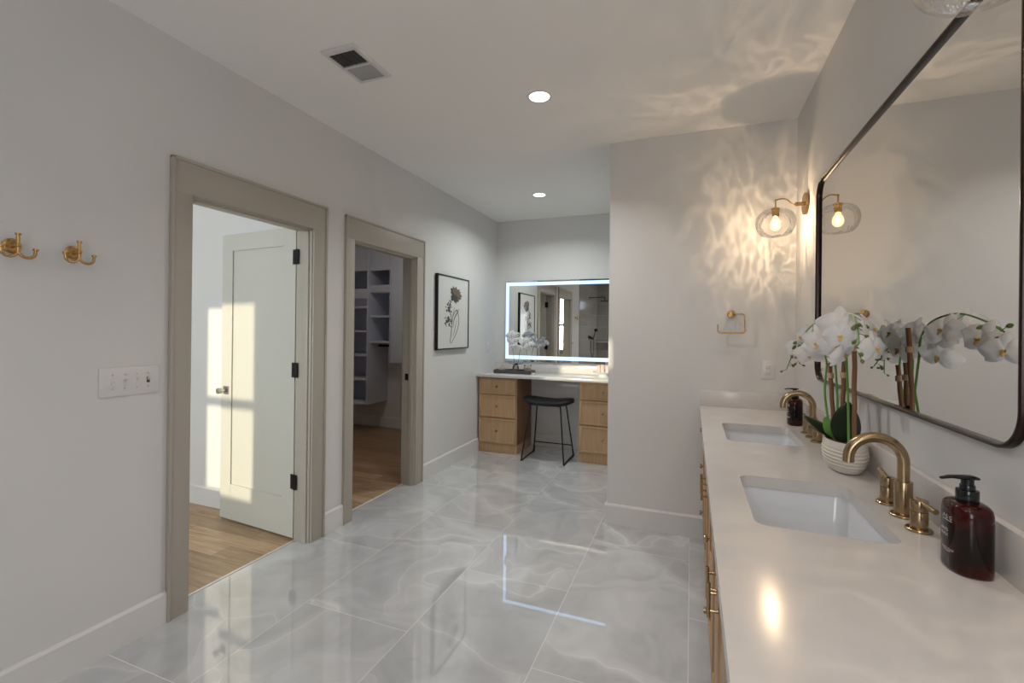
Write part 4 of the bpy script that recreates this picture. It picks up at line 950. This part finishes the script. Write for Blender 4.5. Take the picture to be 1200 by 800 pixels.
def big_orchid():
    ZC = 0.8956
    cx, cy = 0.517, 1.985
    t = thing('potted_orchid', 'large white orchid in an oval ribbed white pot on the counter between the sinks', 'potted plant', (cx, cy, ZC))
    # oval ribbed pot
    prof = [(0.60, 0.0), (0.70, 0.004), (0.84, 0.020), (0.95, 0.042), (1.0, 0.062), (0.98, 0.084), (0.93, 0.100), (0.90, 0.108), (0.87, 0.110), (0.85, 0.104)]
    pp = bez([(r, 0, z) for r, z in prof], 14); pr = []
    for q in pp:
        rib = 0.020 * math.sin(q.z * 2 * PI / 0.0125) if 0.02 < q.z < 0.088 and q.x > 0.8 else 0
        pr.append((q.x + rib, ZC + q.z))
    B().lathe(pr, (cx, cy, 0), 56, sx=0.066, sy=0.112, cap1=False).build('pot', 'pot', t, ang=60)
    b = B()
    b.lathe([(0.86, ZC + 0.098), (0.5, ZC + 0.104), (0.1, ZC + 0.106)], (cx, cy, 0), 24, sx=0.068, sy=0.112)
    rnd = random.Random(3)
    for k in range(26):
        a, r = rnd.uniform(0, 2 * PI), rnd.uniform(0, 0.75); p = (cx + 0.068 * r * math.cos(a), cy + 0.112 * r * math.sin(a), ZC + 0.105)
        b.ball(p, 0.010, (1.2, 0.8, 0.5), 6)
    b.build('bark', 'bark', t)
    # broad leaves
    lv = [((cx - .012, cy - .040, .990), (-0.02, -0.10, 1), (-.6, -1, .1), .150, .090), ((cx - .012, cy + .02, .998), (-.75, .40, .75), (0, -.3, 1), .13, .060),
          ((cx - .01, cy + .055, .998), (-.45, .8, .28), (0, .2, 1), .13, .058), ((cx - .02, cy + .01, .998), (-.55, -.1, .9), (-.6, -.8, .3), .085, .045)]
    for k, (p, d, nn, l, w) in enumerate(lv):
        b = B(); petal(b, Vector(p), Vector(d), Vector(nn), l, w, 0.28, 0.85, 8, 14); petal(b, Vector(p) + Vector((0.0008, 0.0016, -.0006)), Vector(d), Vector(nn), l, w, 0.28, 0.85, 8, 14)
        o = b.build('leaf', 'stem' if k == 3 else 'leaf', t, ang=80)
        if k == 3: o['label'] = 'narrow bright green leaf'
    # canes and flowering stems
    def K(p):
        p = Vector(p); f = min(1, max(0, (p.z - 1.0) / 0.2)); k = 1 + 0.045 * f
        return Vector((p.x * k, p.y * k, 1.3815 + (p.z - 1.3815) * k))
    canes = [((cx + .006, cy - .085, 1.0), (0.508, 1.855, 1.405)), ((cx - .006, cy + .005, 1.0), (0.494, 1.91, 1.29)), ((cx - .016, cy + .06, 1.0), (0.478, 2.02, 1.275))]
    for a, c in canes:
        a, c = Vector(a), K(c)
        b = B().tube([a + (c - a) * k / 6 + Vector((0.001 * (-1) ** k, 0, 0)) for k in range(7)], [0.0075] * 7, 10); o = b.build('cane', 'cane', t)
        q = a + (c - a) * 0.82; dd = (c - a).normalized()
        sub(o, 'tie', B().tube([q - dd * .010, q + dd * .010], 0.0115, 14), 'tie')
    # stem 1 runs up, then arches towards the camera; stem 2 and 3 arch away
    s1 = bez([(cx - .012, cy - .095, 1.0), (0.494, 1.86, 1.14), (0.484, 1.845, 1.30), (0.480, 1.84, 1.375), (0.468, 1.80, 1.425), (0.452, 1.70, 1.445), (0.440, 1.60, 1.425), (0.425, 1.52, 1.385), (0.41, 1.46, 1.33)], 8)
    s2 = bez([(cx - .022, cy + .0, 1.0), (0.480, 1.93, 1.16), (0.470, 1.925, 1.30), (0.468, 1.96, 1.385), (0.455, 2.04, 1.42), (0.445, 2.14, 1.415), (0.430, 2.26, 1.36), (0.415, 2.34, 1.29), (0.40, 2.39, 1.22)], 8)
    s3 = bez([(cx - .030, cy + .05, 1.0), (0.466, 2.03, 1.16), (0.470, 2.03, 1.28), (0.45, 2.06, 1.35), (0.435, 2.16, 1.37), (0.435, 2.28, 1.31), (0.445, 2.36, 1.25)], 8)
    s1, s2, s3 = [[K(q) for q in s_] for s_ in (s1, s2, s3)]
    for s_ in (s1, s2, s3): B().tube(s_, [0.0042 - 0.0022 * k / len(s_) for k in range(len(s_))], 8).build('stem', 'stem', t)
    V = Vector; cam_d = lambda p: (V((0, 0, 1.38)) - V(p)).normalized()
    fl = [ # position, facing, size
        ((0.425, 1.69, 1.408), (-.35, -1, -.05), 1.22, s1), ((0.405, 1.60, 1.375), (-.55, -1, -.1), 1.0, None), ((0.462, 1.56, 1.372), (.95, -.45, .1), 1.12, s1),
        ((0.468, 1.76, 1.375), (.9, -.4, .25), 1.05, s1), ((0.500, 1.66, 1.395), (1, -.5, .35), 1.1, s1), ((0.452, 1.48, 1.345), (.7, -.7, .0), 0.95, s1),
        ((0.420, 1.93, 1.345), (-.75, -.75, -.15), 1.20, s2), ((0.462, 1.87, 1.345), (-.1, -1, -.25), 1.05, s2), ((0.430, 2.10, 1.302), (-.45, -1, -.25), 1.10, s2),
        ((0.452, 2.12, 1.400), (-.85, -.4, .5), 1.05, s2), ((0.425, 2.22, 1.365), (-.95, -.3, .1), 1.15, s2), ((0.415, 2.30, 1.318), (-.8, -.6, .0), 1.05, s2),
        ((0.462, 1.97, 1.405), (-.25, -.5, .8), 1.10, s2), ((0.500, 2.02, 1.385), (.95, -.25, .25), 1.15, s2), ((0.490, 1.88, 1.390), (1, -.3, .2), 1.10, s2),
        ((0.495, 2.14, 1.37), (1, -.2, .1), 1.1, s3), ((0.500, 1.95, 1.33), (1, -.35, -.1), 1.15, s3), ((0.460, 1.78, 1.315), (.8, -.6, -.35), 1.1, s1), ((0.445, 2.05, 1.335), (-.6, -.8, .1), 1.15, s3)]
    fl = [(K(p), nn, sz, s_) for p, nn, sz, s_ in fl]
    rnd = random.Random(11)
    for k, (p, nn, sz, s_) in enumerate(fl): place_flower(t, p, nn, rnd.uniform(-.35, .35), sz, k)
    ped = B()
    for p, nn, sz, s_ in fl:
        if s_ is None: continue
        p = V(p); q = min(s_, key=lambda a: (a - p).length); e = p - V(nn).normalized() * 0.004
        ped.tube([q, (q + e) / 2 + V((0, 0, .006)), e], 0.0013, 6)
    ped.build('flower_stalks', 'stem', t)
    for s_, n0 in ((s1, 8), (s2, 10), (s3, 9)):
        b = B(); L_ = len(s_)
        for k in range(n0):
            i = L_ - 1 - k * 2; q = s_[i]; tg = (s_[i] - s_[i - 1]).normalized()
            side = V((rnd.uniform(-1, 1), rnd.uniform(-1, 1), rnd.uniform(-.9, .3))).normalized(); e = q + side * 0.016
            b = B(); b.tube([q, e], 0.0011, 6); bud(b, e, side + tg * .4, 0.8 + 0.06 * k)
            b.build('flower_bud', 'bud', t)
big_orchid()

# ------------------------------------------------------------------ things on the makeup desk
def tray():
    DZ = 0.8886
    x0, x1, y0, y1 = -2.150, -1.700, 4.94, 5.13
    b = B(); b.box((x0, y0, DZ), (x1, y1, DZ + 0.006), 0.001)
    for a, c in (((x0, y0), (x1, y0 + .008)), ((x0, y1 - .008), (x1, y1)), ((x0, y0), (x0 + .008, y1)), ((x1 - .008, y0), (x1, y1))): b.box((*a, DZ), (*c, DZ + 0.040), 0.0015)
    tag(b.build('tray', 'tray', None, origin=((x0 + x1) / 2, (y0 + y1) / 2, DZ)), 'long charcoal rectangular tray on the left of the makeup desk', 'tray').location = ((x0 + x1) / 2, (y0 + y1) / 2, DZ)
    zt = DZ + 0.0066
    # white coral ornament
    rnd = random.Random(2); b = B(); cx, cy = -2.07, 5.02
    b.lathe([(0.030, zt), (0.033, zt + 0.006), (0.012, zt + 0.014)], (cx, cy, 0), 20)
    for k in range(34):
        a, r = rnd.uniform(0, 2 * PI), rnd.uniform(0, 1); h_ = 0.085 * (1 - 0.75 * r) + 0.015
        e = Vector((cx + 0.045 * r * math.cos(a), cy + 0.035 * r * math.sin(a), zt + h_)); b.tube([(cx + 0.008 * math.cos(a), cy + .008 * math.sin(a), zt + 0.006), (Vector((cx, cy, zt + h_ * .3)) + e) / 2, e], [0.005, 0.0045, 0.0035], 7); b.ball(e, 0.0045, seg=8)
    tag(b.build('coral_ornament', 'coral', None, origin=(cx, cy, zt)), 'white branching coral ornament on the left end of the charcoal tray', 'ornament').location = (cx, cy, zt)
    # glass bottle with amber oil and black stopper
    cx, cy = -1.892, 5.0
    t = thing('glass_bottle', 'small clear bottle half full of amber liquid with black cap on the charcoal tray', 'bottle', (cx, cy, zt))
    B().lathe([(0.030, zt), (0.032, zt + 0.004), (0.032, zt + 0.075), (0.026, zt + 0.085), (0.013, zt + 0.090), (0.013, zt + 0.098)], (cx, cy, 0), 28).build('bottle_body', 'clear', t)
    B().lathe([(0.028, zt + 0.003), (0.028, zt + 0.040)], (cx, cy, 0), 28).build('liquid', 'amber_oil', t)
    B().cyl((cx, cy, zt + 0.096), (cx, cy, zt + 0.112), 0.020, seg=24, bev=0.002).build('cap', 'black', t)
    # low black jar
    cx, cy = -1.972, 4.975
    t = thing('jar', 'tiny black-lidded jar on the charcoal tray beside the amber bottle', 'jar', (cx, cy, zt))
    B().lathe([(0.017, zt), (0.018, zt + 0.003), (0.018, zt + 0.024)], (cx, cy, 0), 20).build('jar_body', 'clear', t)
    B().cyl((cx, cy, zt + 0.024), (cx, cy, zt + 0.042), 0.019, seg=20, bev=0.002).build('lid', 'black', t)
    # candle
    cx, cy = -1.752, 5.01
    t = thing('candle', 'cream candle in a clear glass tumbler on the right end of the charcoal tray', 'candle', (cx, cy, zt))
    B().lathe([(0.040, zt), (0.043, zt + 0.004), (0.043, zt + 0.095)], (cx, cy, 0), 32, cap1=False).build('glass', 'clear', t)
    B().lathe([(0.040, zt + 0.004), (0.0405, zt + 0.070), (0.03, zt + 0.068)], (cx, cy, 0), 32).build('wax', 'wax', t)
    B().tube([(cx, cy, zt + 0.066), (cx + .001, cy, zt + 0.078)], 0.0015, 6).build('wick', 'black', t)
    # small orchid in a glass vase
    cx, cy = -1.925, 5.07
    t = thing('orchid_in_vase', 'small white orchid in a clear glass vase on the charcoal tray before the lit mirror', 'potted plant', (cx, cy, zt))
    B().lathe([(0.030, zt), (0.034, zt + 0.004), (0.036, zt + 0.05), (0.028, zt + 0.085), (0.026, zt + 0.095)], (cx, cy, 0), 28, cap1=False).build('vase', 'clear', t)
    B().lathe([(0.030, zt + 0.002), (0.032, zt + 0.03), (0.02, zt + 0.035)], (cx, cy, 0), 20).build('pebbles', 'coral', t)
    V = Vector
    sA = bez([(cx, cy, zt + .02), (cx - .02, cy, zt + .15), (cx - .03, cy - .02, zt + .28), (cx - .02, cy - .05, zt + .39), (cx + .04, cy - .07, zt + .45), (cx + .09, cy - .08, zt + .43)], 6)
    sB = bez([(cx + .01, cy, zt + .02), (cx + .04, cy, zt + .15), (cx + .06, cy - .01, zt + .27), (cx + .11, cy - .04, zt + .37), (cx + .18, cy - .06, zt + .40), (cx + .24, cy - .07, zt + .36)], 6)
    for s_ in (sA, sB): B().tube(s_, 0.003, 8).build('stem', 'stem', t)
    for k, (dx, dz, nn) in enumerate([(-.07, .43, (-.5, -1, 0)), (-.02, .46, (0, -1, .2)), (.03, .44, (.2, -1, 0)), (-.05, .37, (-.2, -1, -.1)), (.01, .37, (.1, -1, -.1)), (.06, .38, (.3, -1, 0)), (.12, .35, (0, -1, 0)),
                                   (.03, .31, (-.1, -1, -.2)), (-.02, .30, (-.2, -1, -.2)), (.09, .29, (.3, -1, -.2)), (.17, .38, (.4, -1, 0)), (.22, .34, (.5, -1, 0)), (.17, .31, (.2, -1, -.1))]):
        place_flower(t, (cx + dx, cy - .075, zt + dz), nn, 0.3 * (-1) ** k, 0.82, k)
    b = B(); petal(b, V((cx, cy, zt + .08)), V((-.8, -.3, .5)), V((0, 0, 1)), .09, .035, .3, .8); petal(b, V((cx, cy, zt + .08)), V((.9, -.2, .45)), V((0, 0, 1)), .10, .035, .3, .8)
    b.build('leaves', 'leaf', t, ang=80)
    # little beaded tassel-like keychain at the tray's right end
    b = B(); rnd = random.Random(9)
    for k in range(14): a = k * 0.45; b.ball((-1.672 + 0.022 * math.cos(a), 4.985 + 0.03 * math.sin(a), DZ + 0.007 + (0.004 if k % 3 == 0 else 0)), 0.0068, seg=8)
    tag(b.build('bead_garland', 'coral', None, origin=(-1.672, 4.985, DZ)), 'small white bead garland lying at the right end of the charcoal tray', 'ornament').location = (-1.672, 4.985, DZ)
tray()
def dish():
    DZ = 0.8886
    cx, cy = -0.895, 5.04
    t = thing('footed_dish', 'white footed dish holding brushes, far right of the makeup desk', 'dish', (cx, cy, DZ))
    B().lathe([(0.062, DZ), (0.060, DZ + 0.004), (0.042, DZ + 0.026), (0.050, DZ + 0.036), (0.100, DZ + 0.048), (0.112, DZ + 0.060), (0.108, DZ + 0.060), (0.09, DZ + 0.053), (0.02, DZ + 0.050)], (cx, cy, 0), 40).build('dish_body', 'ceramic', t, ang=50)
    for k, (dx, dy, r, h_) in enumerate(((-0.045, -0.005, 0.022, 0.075), (0.0, -0.02, 0.020, 0.085), (0.045, 0.0, 0.022, 0.078))):
        c = thing('glass_tumbler', ('small blush glass tumbler on the left of the white footed dish', 'small blush glass tumbler in the middle of the white footed dish', 'small blush glass tumbler on the right of the white footed dish')[k], 'cup', (cx + dx, cy + dy, DZ + 0.0515), 'blush tumblers on the footed dish')
        B().lathe([(r * .85, DZ + 0.0535), (r * .9, DZ + 0.056), (r, DZ + 0.0535 + h_), (r - .002, DZ + 0.0535 + h_), (r * .82, DZ + 0.060)], (cx + dx, cy + dy, 0), 24).build('cup_body', 'shelf_glow', c, ang=50)
dish()

# ------------------------------------------------------------------ shower corner behind the camera (seen in the lit mirror)
struct(B().box((XL, YB, 0), (XL + 0.012, 0.70, H)), 'wall_shower_side', 'shower_tile', smooth=False)
b = B()
for lo, hi in (((XL + .012, YB, 0), (TW[0], YB + .012, H)), ((TW[0], YB, 0), (TW[1], YB + .012, TW[2])), ((TW[0], YB, TW[3]), (TW[1], YB + .012, H))): b.box(lo, hi)
struct(b, 'wall_shower_back', 'shower_tile', smooth=False)
struct(B().box((-2.05, YB + 0.012, 0), (-0.75, YB + 0.40, 0.45), 0.004).box((XL + 0.012, YB + 0.012, 1.11), (-0.75, YB + 0.10, 1.135), 0.003), 'trim_11', 'quartz')
t = thing('shower_head', 'dark rain shower head on a wall arm, reflected in the lit mirror', 'shower head', (XL + 0.012, -0.30, 2.19))
B().cyl((XL + 0.0125, -0.30, 2.19), (XL + 0.022, -0.30, 2.19), 0.03, seg=24).tube(bez([(XL + 0.02, -0.30, 2.19), (-1.95, -0.32, 2.20), (-1.92, -0.33, 2.19), (-1.91, -0.33, 2.12)], 6), 0.011, 12).build('shower_arm', 'black', t)
B().cyl((-1.91, -0.33, 2.10), (-1.91, -0.33, 2.115), 0.11, seg=36, bev=0.004).build('spray_plate', 'black', t)
t = thing('hand_shower', 'dark hand shower with valve and hanging hose, reflected in the lit mirror', 'hand shower', (XL + 0.012, -0.35, 1.25))
B().cyl((XL + 0.0125, -0.30, 1.25), (XL + 0.022, -0.30, 1.25), 0.06, seg=28).cyl((XL + 0.02, -0.30, 1.25), (XL + 0.075, -0.30, 1.25), 0.02, seg=20).build('valve', 'black', t)
B().cyl((XL + 0.0125, -0.50, 1.22), (XL + 0.09, -0.50, 1.22), 0.02, seg=18).tube([(XL + 0.07, -0.50, 1.20), (XL + 0.13, -0.53, 1.42)], 0.012, 12).cyl((XL + 0.115, -0.53, 1.43), (XL + 0.155, -0.51, 1.41), 0.035, seg=24).build('handset', 'black', t)
B().tube(bez([(XL + 0.07, -0.50, 1.20), (XL + 0.08, -0.50, 0.9), (XL + 0.07, -0.47, 0.72), (XL + 0.04, -0.44, 0.9), (XL + 0.03, -0.43, 1.17)], 8), 0.007, 8).build('hose', 'black', t)
